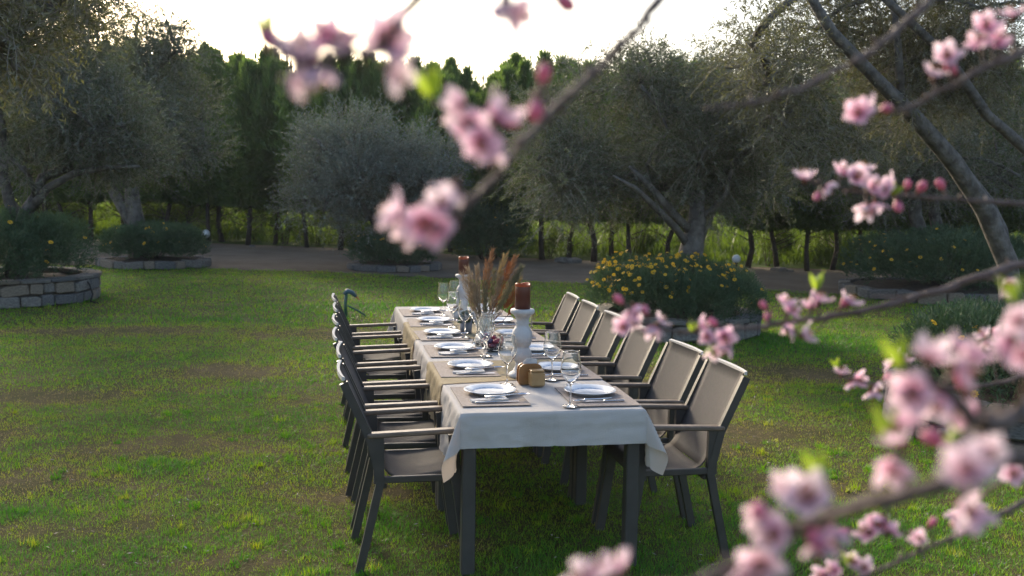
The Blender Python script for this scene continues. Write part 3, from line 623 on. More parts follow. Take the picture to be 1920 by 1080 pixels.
shrub('dark grey green shrub with few yellow daisies filling the tall stone planter', (-4.63, 15.75, .28), 1.3, 1.0, 9500, .07, .013, 24, 41, fs=1.4)
shrub('clipped grey green shrub with sparse yellow flowers around the forked olive trunk', (-3.5, 22.2, .14), 1.02, .72, 5000, .08, .016, 22, 42, fs=1.6)
shrub('dark low shrub with yellow specks under the silvery olive', (1.45, 21.5, .12), 0.9, .62, 3600, .08, .016, 22, 43, fs=1.3)
shrub('broad bush densely topped with yellow daisies around the knotted olive trunk', (4.28, 11.85, .18), 1.06, .72, 11000, .055, .0095, 300, 44, fsel=lambda t: .10+np.clip((t[:, 2]-.35)/.5, 0, 1)**2*2.6+np.clip((-t[:, 0]-.5), 0, 1)*2.4, fs=.98)
shrub('dark shrub with yellow flecked left side in the long low stone bed', (10.5, 15.6, .16), 1.62, 1.0, 9000, .075, .014, 40, 45, fsel=lambda t: .03+np.clip(-t[:, 0]-.3, 0, 2), fs=1.15)
shrub('dark leafy bush with a few yellow daisies behind the large blurred blossoms', (5.35, 6.4, .26), 1.15, .66, 11000, .055, .010, 22, 46, fs=1.1, fsel=lambda t: .1+np.clip(-t[:, 0], 0, 1)*2)
shrub('dense dark rounded shrub growing directly at the foot of the tree row', (3.9, 24.6, 0), 1.1, 1.5, 3200, .12, .024, 3, 47, fs=1.0)

# weedy bushes among the trunks of the tree row
def weed_mesh(seed):
    rng = np.random.default_rng(seed); cl = scatter_clumps(rng, (0, 0, .75), (.75, .5, .65), 12, .3); 
    return foliage(rng, cl, 420, .28, 9, .075, .034, [M_wgrass, M_bark2], up=.4, name='weed_foliage')
WD = [weed_mesh(k) for k in (61, 62, 63)]
ws = MB()
for k in range(7): a = k*.9; ws.tube([(math.cos(a)*.05, math.sin(a)*.05, 0), (math.cos(a)*.25, math.sin(a)*.2, .6), (math.cos(a)*.45, math.sin(a)*.35, 1.2)], [.014, .010, .004], 5, cap=False)
WS = ws.mesh('weed_stem', [M_bark2]); rw = random.Random(31); xs = -15
while xs < 20:
    yy = float(np.interp(xs, [p[0] for p in EDGE_F], [p[1] for p in EDGE_F]))+rw.uniform(.5, 2.2); t = empty('weedy_bush', (xs, yy, .02), rw.uniform(0, 6.28), 'loose yellow green bush growing between trunks of the evergreen row', 'bush', 'wild bushes among the evergreen row')
    link('foliage', WD[rw.randrange(3)], t); link('stem', WS, t); q = rw.uniform(.7, 1.25)*(1.1 if xs < 5 else .8); t.scale = (q, q, q*rw.uniform(.8, 1.2)); xs += rw.uniform(.55, 1.3)*(1 if xs < 5 else 1.9)

# small things along the path
for k, (px, lab) in enumerate([((-3.414,31.153,0.000), 'white globe lamp on a short post beside the fork trunked olive planter'), ((9.158,21.488,0.000), 'white globe lamp on a short post behind the yellow flowering bush')]):
    s = .128 if k == 0 else .098; t = empty('globe_lamp', px, 0, lab, 'lamp', 'white globe path lamps')
    MB().lathe([(.0001, -s)]+[(s*math.cos(a), s*math.sin(a)) for a in np.linspace(-1.3, 1.3, 12)]+[(.0001, s)], 20, (0, 0, .16+s*.9)).build('globe', M_lamp, t)
    MB().lathe([(.05, 0), (.05, .02), (.03, .03), (.03, .15), (.055, .16), (.055, .19)], 12).build('post', M_wick, t)
rk = random.Random(9)
for k in range(22):
    x = rk.uniform(5.5, 13.5); y = float(np.interp(x, [p[0] for p in EDGE_F], [p[1] for p in EDGE_F]))-rk.uniform(.0, .35); s = rk.uniform(.10, .3)
    o = link('rock', STN[rk.choice((0, 1, 3, 4, 6))]); o.location = (x, y, s*.16); o.scale = (s*rk.uniform(.9, 1.6), s, s*.5); o.rotation_euler = (rk.uniform(-.15, .15), rk.uniform(-.15, .15), rk.uniform(0, 3))
    tag(o, 'pale rough rock along the path edge below the evergreen row', 'rock', 'rocks lining the path edge')
for k in range(6):
    x = rk.uniform(-3, 4.5); y = float(np.interp(x, [p[0] for p in EDGE_F], [p[1] for p in EDGE_F]))-rk.uniform(.0, .3); s = rk.uniform(.08, .16)
    o = link('rock', STN[k]); o.location = (x, y, s*.16); o.scale = (s*1.2, s, s*.55); o.rotation_euler = (0, 0, rk.uniform(0, 3)); tag(o, 'pale rough rock along the path edge below the evergreen row', 'rock', 'rocks lining the path edge')
sp = empty('lawn_sprinkler', (.30, 13.6, 0), 0, 'green and blue lawn sprinkler on a spike behind the lawn side chairs', 'sprinkler')
MB().tube([(0, 0, 0), (-.01, 0, .16), (0, 0, .30)], [.022, .020, .022], 8).build('riser', M_green_pl, sp)
MB().tube([(-.025, 0, .30), (.02, 0, .345), (.08, -.01, .325), (.13, -.01, .27)], [.03, .036, .03, .02], 8).build('head', M_blue_pl, sp)
MB().tube([(.13, -.01, .27), (.18, -.01, .225)], [.018, .007], 6).build('nozzle', M_orange_pl, sp)
MB().tube([(.02, 0, .15), (.16, -.03, .08), (.27, -.05, .012)], [.012, .012, .012], 6).build('hose_tail', M_green_pl, sp)

# ------------------------------------------------------------------ tables, cloths
TX0, TX1, TOP = .592, 1.432, .740
YB = [4.33, 5.34, 6.35, 7.36, 8.37]
ORD = ['first', 'second', 'third', 'fourth', 'fifth', 'sixth']
for k in range(4):
    y0, y1 = YB[k]+.003, YB[k+1]-.003; t = empty('dining_table', ((TX0+TX1)/2, (y0+y1)/2, 0), 0, 'dark metal legged square table, %s of the joined row from the bamboo box end' % ORD[k], 'table', 'square tables joined into one long table')
    hw, hl = (TX1-TX0)/2, (y1-y0)/2
    MB().box((0, 0, TOP-.016), (hw*2, hl*2, .028), bev=.004).build('tabletop', M_tableleg, t)
    ap = MB()
    for s in (-1, 1): ap.box((s*(hw-.06), 0, TOP-.065), (.03, hl*2-.16, .065)); ap.box((0, s*(hl-.06), TOP-.065), (hw*2-.16, .03, .0652))
    ap.build('apron', M_tableleg, t)
    for sx in (-1, 1):
        for sy in (-1, 1): MB().box((sx*(hw-.042), sy*(hl-.042), (TOP-.031)/2), (.062, .062, TOP-.031), bev=.006).build('leg', M_tableleg, t)

def drape(name, label, x0, x1, y0, y1, z, dx, dn, df, m, seed, skew=(0, 0), group=None, flare=.30):
    """cloth over table top x0..x1, y0..y1 with side drop dx, near drop dn, far drop df"""
    rng = np.random.default_rng(seed); st = .0125
    us = np.arange(x0-dx, x1+dx+st/2, st); nv = int(round((y1+df-(y0-dn))/st))+1; ws = np.linspace(y0-dn, y1+df, nv)
    U, W = np.meshgrid(us, ws, indexing='ij')
    if dn == 0 or df == 0:                                   # cloth edges lying slightly askew on the table
        f = (W-(y0-dn))/(y1+df-y0+dn); s = (U-x0)/(x1-x0)
        W = W+(1-f)*s*skew[0]*(dn == 0)+f*s*skew[1]*(df == 0)
    ox = np.where(U < x0, U-x0, np.where(U > x1, U-x1, 0)); oy = np.where(W < y0, W-y0, np.where((W > y1) & (df > 0), W-y1, 0))
    if dn == 0: oy = np.maximum(oy, 0)
    if df == 0: oy = np.minimum(oy, 0)
    d = np.hypot(ox, oy); cx = np.clip(U, x0, x1); cy = np.where(oy < 0, y0, np.where(oy > 0, y1, W))
    ang = np.arctan2(np.abs(oy), np.abs(ox)+1e-9); corner = (ox != 0) & (oy != 0)
    bulge = np.where(corner, flare*np.exp(-((ang-.78)/.30)**2), 0.)
    ph = rng.uniform(0, 6, 6); edge = np.where(np.abs(ox) > np.abs(oy), W, U)
    wav = .022*np.sin(edge*9+ph[0])+.016*np.sin(edge*19+ph[1])+.012*np.sin(edge*53+ph[2])
    out = d*(.07+bulge)+np.where(d > 0, .006*(1-np.exp(-d/.01)), 0)+np.where(corner, 0, 1)*wav*d*np.minimum(1, d/.1)*1.3
    sx = np.where(corner, np.sign(ox)*np.cos(ang), np.sign(ox)); sy_ = np.where(corner, np.sign(oy)*np.sin(ang), np.sign(oy))
    X = cx+sx*out; Y = cy+sy_*out; drop = d*np.sqrt(np.maximum(.3, 1-(.07+bulge)**2)); Z = z-drop+.003*np.exp(-d/.008)*(d > 0)-.003*(d > 0)
    rip = .0022*(fnoise(U*9, W*9, seed)-.5)+.0022*np.exp(-((U-x0-(x1-x0)*.5)/.006)**2)+.0016*np.exp(-((np.mod(W-y0, .42)-.21)/.006)**2); Z = Z+np.where(d == 0, np.abs(rip), rip)
    wr = (fnoise(U*9+3, W*22+Z*20, seed+4)-.5)*.016+(fnoise(U*34, Z*60+W*20, seed+7)-.5)*.004*np.minimum(1, d/.06)+.004*np.exp(-((U-x0-(x1-x0)*.5)/.010)**2)*np.minimum(1, d/.02); Y = Y+np.where((oy != 0) & ~corner, wr, 0); X = X+np.where((ox != 0) & ~corner, wr, 0)
    a, b = U.shape; V = np.stack([X, Y, Z], -1).reshape(-1, 3); q = np.arange((a-1)*b).reshape(a-1, b)[:, :-1].ravel()
    F = np.stack([q, q+b, q+b+1, q+1], 1)
    V[:, 0] -= (x0+x1)/2; V[:, 1] -= (y0+y1)/2; V[:, 2] -= z
    o = link(name, np_mesh(name, V, [F], [m], smooth=True)); o.location = ((x0+x1)/2, (y0+y1)/2, z)
    return tag(o, label, 'tablecloth', group)
E0, E1 = TX0-.004, TX1+.004
drape('tablecloth', 'white linen cloth draped over the table end by the bamboo box', E0, E1, YB[0]-.004, 5.16, TOP+.003, .262, .150, 0, M_cloth, 1, (0, .05), flare=.42)
drape('tablecloth', 'beige linen cloth under the first candle holder, between two white cloths', E0-.004, E1+.004, 4.99, 5.66, TOP+.0065, .235, 0, 0, M_beige, 2, (.17, .02))
drape('tablecloth', 'white linen cloth in the middle of the table under vase and fruit bowl', E0, E1, 5.60, 6.62, TOP+.003, .20, 0, 0, M_cloth, 3)
drape('tablecloth', 'beige linen cloth between the fruit bowl and the tall far candle', E0-.004, E1+.004, 6.52, 7.38, TOP+.0065, .235, 0, 0, M_beige, 4, (.02, .03))
drape('tablecloth', 'white linen cloth draped over the far table end toward the silvery olive', E0, E1, 7.33, YB[4]+.004, TOP+.003, .19, 0, .17, M_cloth, 5)
CT = TOP+.0085                                                # top of the cloths

# ------------------------------------------------------------------ chairs
def chair_proto():
    root = empty('armchair'); W = .230
    rear = [(-.25, 0), (-.155, .42), (-.20, .610), (-.318, .868)]
    for s in (-1, 1):
        MB().bar([(x, s*W, z) for x, z in rear], .028, .036).build('rear_leg', M_frame, root)
        MB().bar([(.245, s*W, 0), (.185, .0+s*W, .42), (.170, s*W, .622)], .028, .044).build('front_leg', M_frame, root)
        MB().box((0, s*(W-.001), .425), (.36, .022, .03), bev=.004).build('seat_rail', M_frame, root)
        a = MB(); a.box((.005, s*(W+.002), .636), (.44, .050, .022), rot=Euler((0, -.03, 0)).to_matrix(), bev=.006); a.build('armrest', M_arm, root)
        MB().bar([(-.162, s*(W-.002), .41), (-.165, s*(W-.002), .625)], .026, .046).build('arm_post', M_frame, root)
    MB().box((.17, 0, .415), (.03, .44, .028), bev=.004).build('cross_bar', M_frame, root)
    MB().box((-.14, 0, .392), (.028, .44, .024), bev=.004).build('cross_bar', M_frame, root)
    def sling(prof, name, scoop):
        V, F = [], []; n = len(prof); ny = 9
        for layer in (0, 1):
            for k, (x, z) in enumerate(prof):
                a = Vector(prof[max(k-1, 0)]); b = Vector(prof[min(k+1, n-1)]); t = (b-a).normalized(); nn = Vector((t.y, -t.x))
                for j in range(ny):
                    v = -1+2*j/(ny-1); sag = scoop[k]*(1-v*v); p = Vector((x, z))-nn*sag+nn*(.004 if layer else -.003)
                    V.append((p.x, v*.216, p.y))
        o2 = n*ny
        for k in range(n-1):
            for j in range(ny-1):
                q = k*ny+j; F.append((q, q+1, q+ny+1, q+ny)); F.append((o2+q+ny, o2+q+ny+1, o2+q+1, o2+q))
        for k in range(n-1):
            for j in (0, ny-1): q = k*ny+j; F.append((q, q+ny, o2+q+ny, o2+q))
        for j in range(ny-1):
            for k in (0, n-1): q = k*ny+j; F.append((q+1, q, o2+q, o2+q+1))
        return MB().add(V, F, smooth=True).build(name, M_sling, root)
    seat = [(.225, .418), (.222, .436), (.19, .447), (.12, .443), (.04, .434), (-.04, .428), (-.085, .432), (-.115, .447)]
    back = [(-.115, .447), (-.138, .475), (-.155, .513), (-.18, .568), (-.213, .645), (-.257, .750), (-.292, .832), (-.314, .884)]
    sling(seat, 'seat', [0, 0, .004, .012, .016, .016, .014, .012])
    sling(back, 'backrest', [.012, .012, .012, .012, .012, .012, .012, .012])
    V = []; n = 13                                            # crescent cap over the scooped top edge
    for k in range(n):
        v = -1+2*k/(n-1); b = -.311-.016*(1-v*v); e = b-.013
        for x, z in ((b, .878), (b, .891), (e, .895), (e, .876)): V.append((x, v*.228, z))
    F = [(k*4+q, k*4+(q+1) % 4, k*4+4+(q+1) % 4, k*4+4+q) for k in range(n-1) for q in range(4)]+[(0, 1, 2, 3), tuple((n-1)*4+q for q in (3, 2, 1, 0))]
    MB().add(V, F).build('top_rail', M_rail, root)
    return root
proto = chair_proto()
rc = random.Random(12)
for side, ys in (('lawn', (4.68, 5.27, 5.85, 6.50, 7.17, 7.81)), ('flowering bush', (4.63, 5.20, 5.90, 6.58, 7.26, 7.85))):
    for k, y in enumerate(ys):
        o = proto if (side == 'lawn' and k == 0) else copy_tree(proto)
        o.location = ((.402 if side == 'lawn' else 1.636)+rc.uniform(-.012, .012), y, 0); o.rotation_euler = (0, 0, (0 if side == 'lawn' else math.pi)+rc.uniform(-.045, .045))
        tag(o, 'taupe sling armchair, %s from the bamboo box end, on the %s side' % (ORD[k], side), 'chair', 'armchairs along the long table')

# ------------------------------------------------------------------ place settings
def plate_proto():
    r = empty('dinner_plate')
    MB().lathe([(.0001, .003), (.070, .003), (.078, .0005), (.082, .002), (.088, .008), (.122, .019), (.1255, .0205), (.1265, .022), (.125, .0232), (.120, .0225), (.090, .0135), (.082, .0085), (.072, .007), (.0001, .0075)], 40).build('dish', M_china, r)
    MB().lathe([(.0800, .0092), (.0835, .0108), (.0870, .0131)], 40).build('painted_band', M_band, r)
    return r
def glass_proto():
    r = empty('wine_glass')
    out = [(.0001, .0), (.033, .0), (.0345, .0003), (.0352, .0012), (.0345, .0021), (.033, .0026), (.012, .0060), (.0055, .012), (.0040, .03), (.0038, .08), (.0045, .098), (.010, .104), (.024, .118), (.041, .142), (.0475, .160), (.0465, .180), (.0415, .215), (.0372, .246), (.0367, .2493), (.0364, .250)]
    inn = [(.0359, .2502), (.0357, .2493), (.0361, .246), (.0405, .215), (.0455, .180), (.0464, .161), (.040, .1435), (.023, .1205), (.010, .1075), (.0001, .105)]
    MB().lathe(out[:11], 28).build('foot_and_stem', M_glass, r)
    MB().lathe([(.0001, .0975)]+out[11:]+inn, 32).build('bowl', M_glass, r)
    return r
def knife_mesh():
    mb = MB(); mb.box((0, -.055, .005), (.014, .10, .008), bev=.003)
    mb.add([(-.008, -.005, .003), (.008, -.005, .003), (.009, .08, .003), (.002, .105, .003), (-.006, .095, .003), (-.008, -.005, .006), (.008, -.005, .005), (.009, .08, .005), (.002, .105, .004), (-.006, .095, .006)],
           [(4, 3, 2, 1, 0), (5, 6, 7, 8, 9), (0, 1, 6, 5), (1, 2, 7, 6), (2, 3, 8, 7), (3, 4, 9, 8), (4, 0, 5, 9)]); return mb.mesh('knife', [M_steel])
def spoon_mesh():
    mb = MB(); mb.tube([(0, -.10, .004), (0, -.03, .006), (0, .04, .010), (0, .06, .009)], [.006, .004, .003, .004], 6)
    V = []; n = 12
    for k in range(n): a = 2*math.pi*k/n; V.append((.019*math.sin(a), .085-.030*math.cos(a), .011))
    for k in range(n): a = 2*math.pi*k/n; V.append((.011*math.sin(a), .085-.018*math.cos(a), .0035))
    V.append((0, .085, .002)); mb.add(V, [(k, (k+1) % n, n+(k+1) % n, n+k) for k in range(n)]+[(n+k, n+(k+1) % n, 2*n) for k in range(n)], smooth=True); return mb.mesh('spoon', [M_steel])
def fork_mesh():
    mb = MB(); mb.tube([(0, -.10, .004), (0, -.03, .006), (0, .03, .009), (0, .045, .009)], [.006, .004, .0035, .006], 6); mb.box((0, .053, .0085), (.022, .016, .003))
    for k in range(4): mb.tube([(-.009+.006*k, .06, .009), (-.009+.006*k, .085, .007), (-.0085+.0057*k, .105, .010)], [.0018, .0017, .001], 4)
    return mb.mesh('fork', [M_steel])
def napkin_mesh(seed):
    rng = np.random.default_rng(seed); u, v = np.meshgrid(np.linspace(-1, 1, 15), np.linspace(-1, 1, 9), indexing='ij'); h = .010+.016*(fnoise(u*2+seed, v*2.2, seed)-.25)*(1-np.abs(u)**3)*(1-v*v*.7)
    X = v*.030*(1+.35*np.sin(u*2.4+seed)); Y = u*.085; Z = np.maximum(.004, h*np.where(u > 0, 1.25, .8)); V = np.stack([X, Y, Z], -1).reshape(-1, 3); V2 = V.copy(); V2[:, 2] = .0008
    q = (np.arange(14)[:, None]*9+np.arange(8)[None]).ravel(); F = np.stack([q, q+9, q+10, q+1], 1); n = len(V)
    e = [k*9 for k in range(15)]+[14*9+j for j in range(1, 9)]+[k*9+8 for k in range(13, -1, -1)]+[j for j in range(7, 0, -1)]
    S = np.array([[e[k], e[(k+1) % len(e)], e[(k+1) % len(e)]+n, e[k]+n] for k in range(len(e))])
    return np_mesh('napkin', np.concatenate([V, V2]), [F, F[:, ::-1]+n, S], [M_napkin], smooth=True)
KN, SPN, FK = knife_mesh(), spoon_mesh(), fork_mesh(); NAP = [napkin_mesh(k) for k in range(3)]
pm_me = MB().box((0, 0, .0012), (.315, .45, .0022)).mesh('placemat', [M_matt])
plate0, glass0 = plate_proto(), glass_proto(); first = True
LY = (4.70, 5.42, 6.05, 6.70, 7.35, 7.95); RY = (4.64, 5.29, 5.95, 6.62, 7.28, 7.90)
LG = [(.905, 4.93), (.905, 5.20), (.94, 5.80), (.915, 6.55), (.90, 7.05), (.91, 7.72)]
RG = [(1.10, 4.395), (1.158, 5.03), (1.165, 5.80), (1.10, 6.62), (1.12, 7.15), (1.02, 7.93)]
LG[1] = (.90, 5.63); 
for side, ys, px, gs in (('lawn', LY, .795, LG), ('flowering bush', RY, 1.265, RG)):
    s = 1 if side == 'lawn' else -1
    for k, y in enumerate(ys):
        w = '%s from the bamboo box end, on the %s side' % (ORD[k], side)
        px_ = px+rc.uniform(-.012, .012)
        m = link('placemat', pm_me); m.location = ((.765 if s > 0 else 1.275)+rc.uniform(-.008, .008), y-.03, CT); m.rotation_euler = (0, 0, rc.uniform(-.03, .03)); tag(m, 'brown grey woven placemat, '+w, 'placemat', 'woven placemats under the plates')
        z = CT+.0026
        o = plate0 if first else copy_tree(plate0); o.location = (px_, y+.02, z); tag(o, 'white blue banded plate, '+w, 'plate', 'dinner plates at the settings')
        gl = glass0 if first else copy_tree(glass0); gl.location = (*gs[k], CT+.0028); gl.rotation_euler = (0, 0, rc.uniform(0, 6)); tag(gl, 'clear empty wine glass, '+w, 'wine glass', 'wine glasses on the table'); first = False
        def cut(name, me, lab, x, yy, rz, zz=0):
            c = link(name, me); c.location = (x, yy, z+.0006+zz); c.rotation_euler = (0, 0, rz); tag(c, lab+', '+w, name if name != 'cloth_napkin' else 'napkin', name.replace('_', ' ')+'s at the settings')
        if s > 0:
            cut('cloth_napkin', NAP[k % 3], 'crumpled white napkin under cutlery', px_-.035, y-.155, -math.pi/2+rc.uniform(-.1, .1))
            cut('knife', KN, 'steel table knife', px_+.0, y-.20, -math.pi/2+rc.uniform(-.06, .06))
            cut('spoon', SPN, 'steel spoon beside napkin', px_+.045, y-.150, -math.pi/2+.25+rc.uniform(-.1, .1), .016)
        else:
            cut('fork', FK, 'steel fork beside plate', px_-.03, y-.145, math.pi/2+.28+rc.uniform(-.08, .08))
            cut('knife', KN, 'steel table knife', px_+.01, y-.175, math.pi/2+rc.uniform(-.05, .05))
            cut('cloth_napkin', NAP[(k+1) % 3], 'crumpled white napkin behind plate', px_+.01, y+.175, math.pi/2+rc.uniform(-.1, .1))

# ------------------------------------------------------------------ table decoration
ch = [(.0001, 0), (.068, 0), (.070, .012), (.062, .022), (.048, .03), (.040, .045), (.032, .06), (.035, .068), (.030, .075), (.046, .09), (.053, .11), (.053, .125), (.043, .148), (.037, .160), (.045, .168), (.052, .19), (.055, .215), (.050, .24), (.038, .262), (.032, .275), (.038, .283), (.033, .292), (.036, .31), (.046, .325), (.060, .334), (.063, .340), (.063, .352), (.058, .357), (.0001, .357)]
for k, (x, y, lab, lab2) in enumerate([(1.022, 5.15, 'white distressed turned candle holder beside the bamboo box', 'rust brown pillar candle beside the bamboo box'), (1.062, 7.70, 'white distressed turned candle holder beyond the dried bouquet', 'rust brown pillar candle beyond the dried bouquet')]):
    o = MB().lathe(ch if k == 0 else [(r, z*.90) for r, z in ch], 32).build('candle_holder', M_whitewood); o.location = (x, y, CT); tag(o, lab, 'candle holder', 'candle holders')
    zt = CT+.3585*(1 if k == 0 else .90); c = empty('pillar_candle', (x, y, zt), .4, lab2, 'candle', 'pillar candles')
    r = .040; MB().lathe([(.0001, 0), (r, 0), (r, .112), (r-.001, .116)], 28).build('wax_body', M_candle, c)
    V = []; n = 28
    mb = MB(); prof = [(r-.001, .116), (r+.0008, .124), (r-.001, .131), (r-.006, .130), (r-.010, .118), (.0001, .114)]; mb.lathe(prof, 28)
    mb.v = [(a, b, z+(.006*math.sin(math.atan2(b, a)*2+1) if z > .122 else 0)) for a, b, z in mb.v]; mb.build('melted_rim', M_wax, c)
    MB().tube([(0, 0, .112), (.001, 0, .122), (.003, .001, .130)], .0014, 5).build('wick', M_wick, c)
# bamboo napkin holder and little box
h = empty('napkin_holder', (1.025, 4.955, CT), .03, 'rounded bamboo napkin holder at the foot of the candle holder', 'napkin holder')
def rounded(w, hh, d, rad, y, mb, mi=0):
    pts = []
    for cx, cz, a0 in ((w/2-rad, rad*.5, -90), (w/2-rad, hh-rad, 0), (-w/2+rad, hh-rad, 90), (-w/2+rad, rad*.5, 180)):
        r = rad if cz > hh/2 else rad*.5
        for a in np.linspace(a0, a0+90, 6): pts.append((cx+r*math.cos(R_(a))+(rad-r)*(1 if cx > 0 else -1), cz+r*math.sin(R_(a))))
    n = len(pts); V = [(x, y-d/2, z) for x, z in pts]+[(x, y+d/2, z) for x, z in pts]
    mb.add(V, [tuple(range(n)), tuple(range(2*n-1, n-1, -1))]+[(k, n+k, n+(k+1) % n, (k+1) % n) for k in range(n)], mi)
m = MB(); rounded(.122, .105, .010, .035, -.022, m); m.build('front_panel', M_bamboo, h)
m = MB(); rounded(.122, .105, .010, .035, .022, m); m.build('back_panel', M_bamboo, h)
MB().box((0, 0, .006), (.112, .034, .011)).build('base', M_bamboo, h)
for k in range(3):
    o = link('paper_napkin', NAP[k]); o.location = (1.005, 4.949+.006*k, CT+.055); o.rotation_euler = (0, R_(90), R_(2)); o.scale = (1.3, .42, .30); o.rotation_euler = (R_(90), R_(90), 0)
    o.location = (1.025, 4.946+.007*k, CT+.078); tag(o, 'white paper napkin standing in the bamboo holder', 'napkin', 'paper napkins in the holder')
b = empty('bamboo_box', (1.047, 4.885, CT), .03, 'small light bamboo salt box in front of the napkin holder', 'box')
MB().box((0, 0, .037), (.076, .060, .072), bev=.008).build('body', M_bamboo2, b)
MB().box((0, 0, .079), (.070, .054, .009), bev=.003).build('lid', M_bamboo2, b)
# vase with dried bouquet
v = MB().lathe([(.0001, 0), (.070, 0), (.073, .004), (.066, .022), (.050, .055), (.043, .085), (.048, .115), (.064, .150), (.083, .180), (.094, .1965), (.0955, .1993), (.0957, .2003), (.0950, .2008), (.0942, .2003), (.0925, .1965), (.081, .1815), (.062, .152), (.0455, .116), (.0405, .085), (.0475, .056), (.063, .026), (.060, .012), (.0001, .010)], 36).build('glass_vase', M_glass)
v.location = (.995, 6.27, CT); tag(v, 'waisted clear glass vase holding the dried bouquet', 'vase')
bq = empty('dried_bouquet', (.995, 6.27, CT+.012), 0, 'bouquet of dried pampas, rust plumes and wheat in the glass vase', 'dried flowers')
rng = np.random.default_rng(55)
def plume(name, tip, m, L, wid, n, ll, foot=None, stem=.0022, dens=1.0):
    tip = np.array(tip); ft = np.array(foot if foot is not None else (rng.uniform(-.025, .025), rng.uniform(-.025, .025), .002)); ax = tip-ft; Lt = np.linalg.norm(ax); ax = ax/Lt
    neck = np.array([ft[0]*.4+tip[0]*.12, ft[1]*.4+tip[1]*.12, .09]); 
    V, F = [], []; n = int(n*dens); t = rng.uniform(1-L/Lt, 1, n); sag = np.array([0, 0, -.02])
    c = ft+(tip-ft)*t[:, None]; k = (t-(1-L/Lt))/(L/Lt); w = wid*np.sin(np.clip(k*.93+.06, 0, 1)*np.pi)**.7
    u = unit(np.cross(rdir(rng, n), ax)); P = c+u*(w*rng.uniform(0, .7, n))[:, None]; d = unit(ax*1.0+u*.45+rng.normal(0, .14, (n, 3)))
    vv, ff = leaf_quads(P, d, rdir(rng, n), ll*rng.uniform(.5, 1.2, n), .0032, .5)
    mb = MB(); pts = [ft, neck, ft+(tip-ft)*.55, ft+(tip-ft)*.98]; mb.tube([tuple(p) for p in pts], [stem, stem, stem*.9, stem*.5], 5, cap=False)
    sv = np.array([tuple(p) for p in mb.v]); sf = np.array(mb.f)+len(vv)
    return link(name, np_mesh(name, np.concatenate([vv, sv]), [ff, sf], [m]), bq)
for tip, m, L, w, nm in [((-.105, -.02, .46), M_pampas, .26, .030, 'pampas_plume'), ((-.13, .03, .42), M_pampas, .24, .028, 'pampas_plume'), ((-.085, .05, .40), M_wheat, .22, .026, 'wheat_ear'), ((-.045, .0, .47), M_pampas, .22, .016, 'pampas_plume'), ((.045, -.01, .57), M_reed, .34, .010, 'reed_spike'), ((.02, .03, .50), M_reed, .28, .012, 'reed_spike'),
        ((.155, -.02, .50), M_rust, .30, .020, 'rust_plume'), ((.135, .02, .545), M_wheat, .20, .016, 'wheat_ear'), ((.20, .03, .53), M_reed, .16, .013, 'reed_spike'), ((.215, .0, .455), M_pampas, .14, .014, 'pampas_plume'), ((.19, -.03, .41), M_sage, .24, .022, 'sage_stem'), ((.165, .04, .36), M_sage, .2, .022, 'sage_stem'),
        ((.235, .04, .40), M_wheat, .15, .018, 'wheat_ear'), ((.21, -.02, .33), M_rust, .15, .022, 'rust_plume'), ((.205, -.06, .25), M_rust, .10, .016, 'rust_plume'), ((.07, .05, .44), M_sage, .24, .018, 'sage_stem'), ((.10, -.04, .40), M_pampas, .22, .020, 'pampas_plume'), ((-.06, -.04, .36), M_pampas, .2, .026, 'pampas_plume'), ((.235, -.01, .47), M_sage, .12, .016, 'sage_stem'), ((.0, -.03, .38), M_sage, .2, .015, 'sage_stem')]:
    plume(nm, tip, m, L, w, 330, .045)
# fruit bowl
fb = MB().lathe([(.0001, 0), (.04, 0), (.045, .006), (.068, .025), (.0785, .049), (.0798, .0515), (.0796, .0523), (.0788, .0524), (.0783, .0518), (.077, .049), (.066, .027), (.043, .009), (.0001, .006)], 32).build('glass_bowl', M_glass); fb.location = (1.01, 6.01, CT); tag(fb, 'shallow clear glass bowl of dark red fruit before the vase', 'bowl')
fr = random.Random(6); fm = MB().lathe([(.0001, -.019), (.010, -.016), (.017, -.008), (.019, 0), (.017, .009), (.010, .0155), (.003, .0165), (.0001, .015)], 14).mesh('plum', [M_fruit]); fm2 = fm.copy(); fm2.materials.clear(); fm2.materials.append(M_fruit2)
for k in range(15):
    a = k*2.4; q = (.0, .022, .030, .046, .050)[k % 5] if k < 10 else .018+.018*(k % 3); lay = 0 if k < 10 else 1
    o = link('plum', fm if k % 4 else fm2); o.location = (1.01+q*math.cos(a), 6.01+q*math.sin(a), CT+.030+.010*(q > .04)+lay*.028); o.rotation_euler = (fr.uniform(-.6, .6), fr.uniform(-.6, .6), a)
    tag(o, 'dark red plum heaped in the glass bowl' if k % 4 else 'bluish plum among red ones in the glass bowl', 'plum', 'red plums in the bowl' if k % 4 else 'bluish plums in the bowl')
# small plant pot and jar further along
pp = empty('plant_pot', (.955, 6.78, CT), 0, 'small grey pot with dark green sprigs behind the vase', 'plant pot')
MB().lathe([(.0001, 0), (.036, 0), (.040, .006), (.044, .09), (.041, .09), (.038, .075), (.0001, .075)], 24).build('pot', M_potgrey, pp)
n = 160; rng = np.random.default_rng(8); u = rdir(rng, n); u[:, 2] = np.abs(u[:, 2]); V, F = leaf_quads(u*np.array([.035, .035, .05])+np.array([0, 0, .078]), unit(u+rng.normal(0, .3, (n, 3))), rdir(rng, n), .03, .014); link('sprigs', np_mesh('sprigs', V, [F], [M_potleaf]), pp)
j = empty('storage_jar', (1.0, 7.55, CT), 0, 'small brown lidded jar near the far candle holder', 'jar')
MB().lathe([(.0001, 0), (.034, 0), (.040, .01), (.042, .04), (.036, .062)], 20).build('body', M_whitewood, j); MB().lathe([(.037, .0625), (.038, .070), (.02, .080), (.006, .083), (.008, .092), (.0001, .096)], 20).build('lid', M_jar, j)

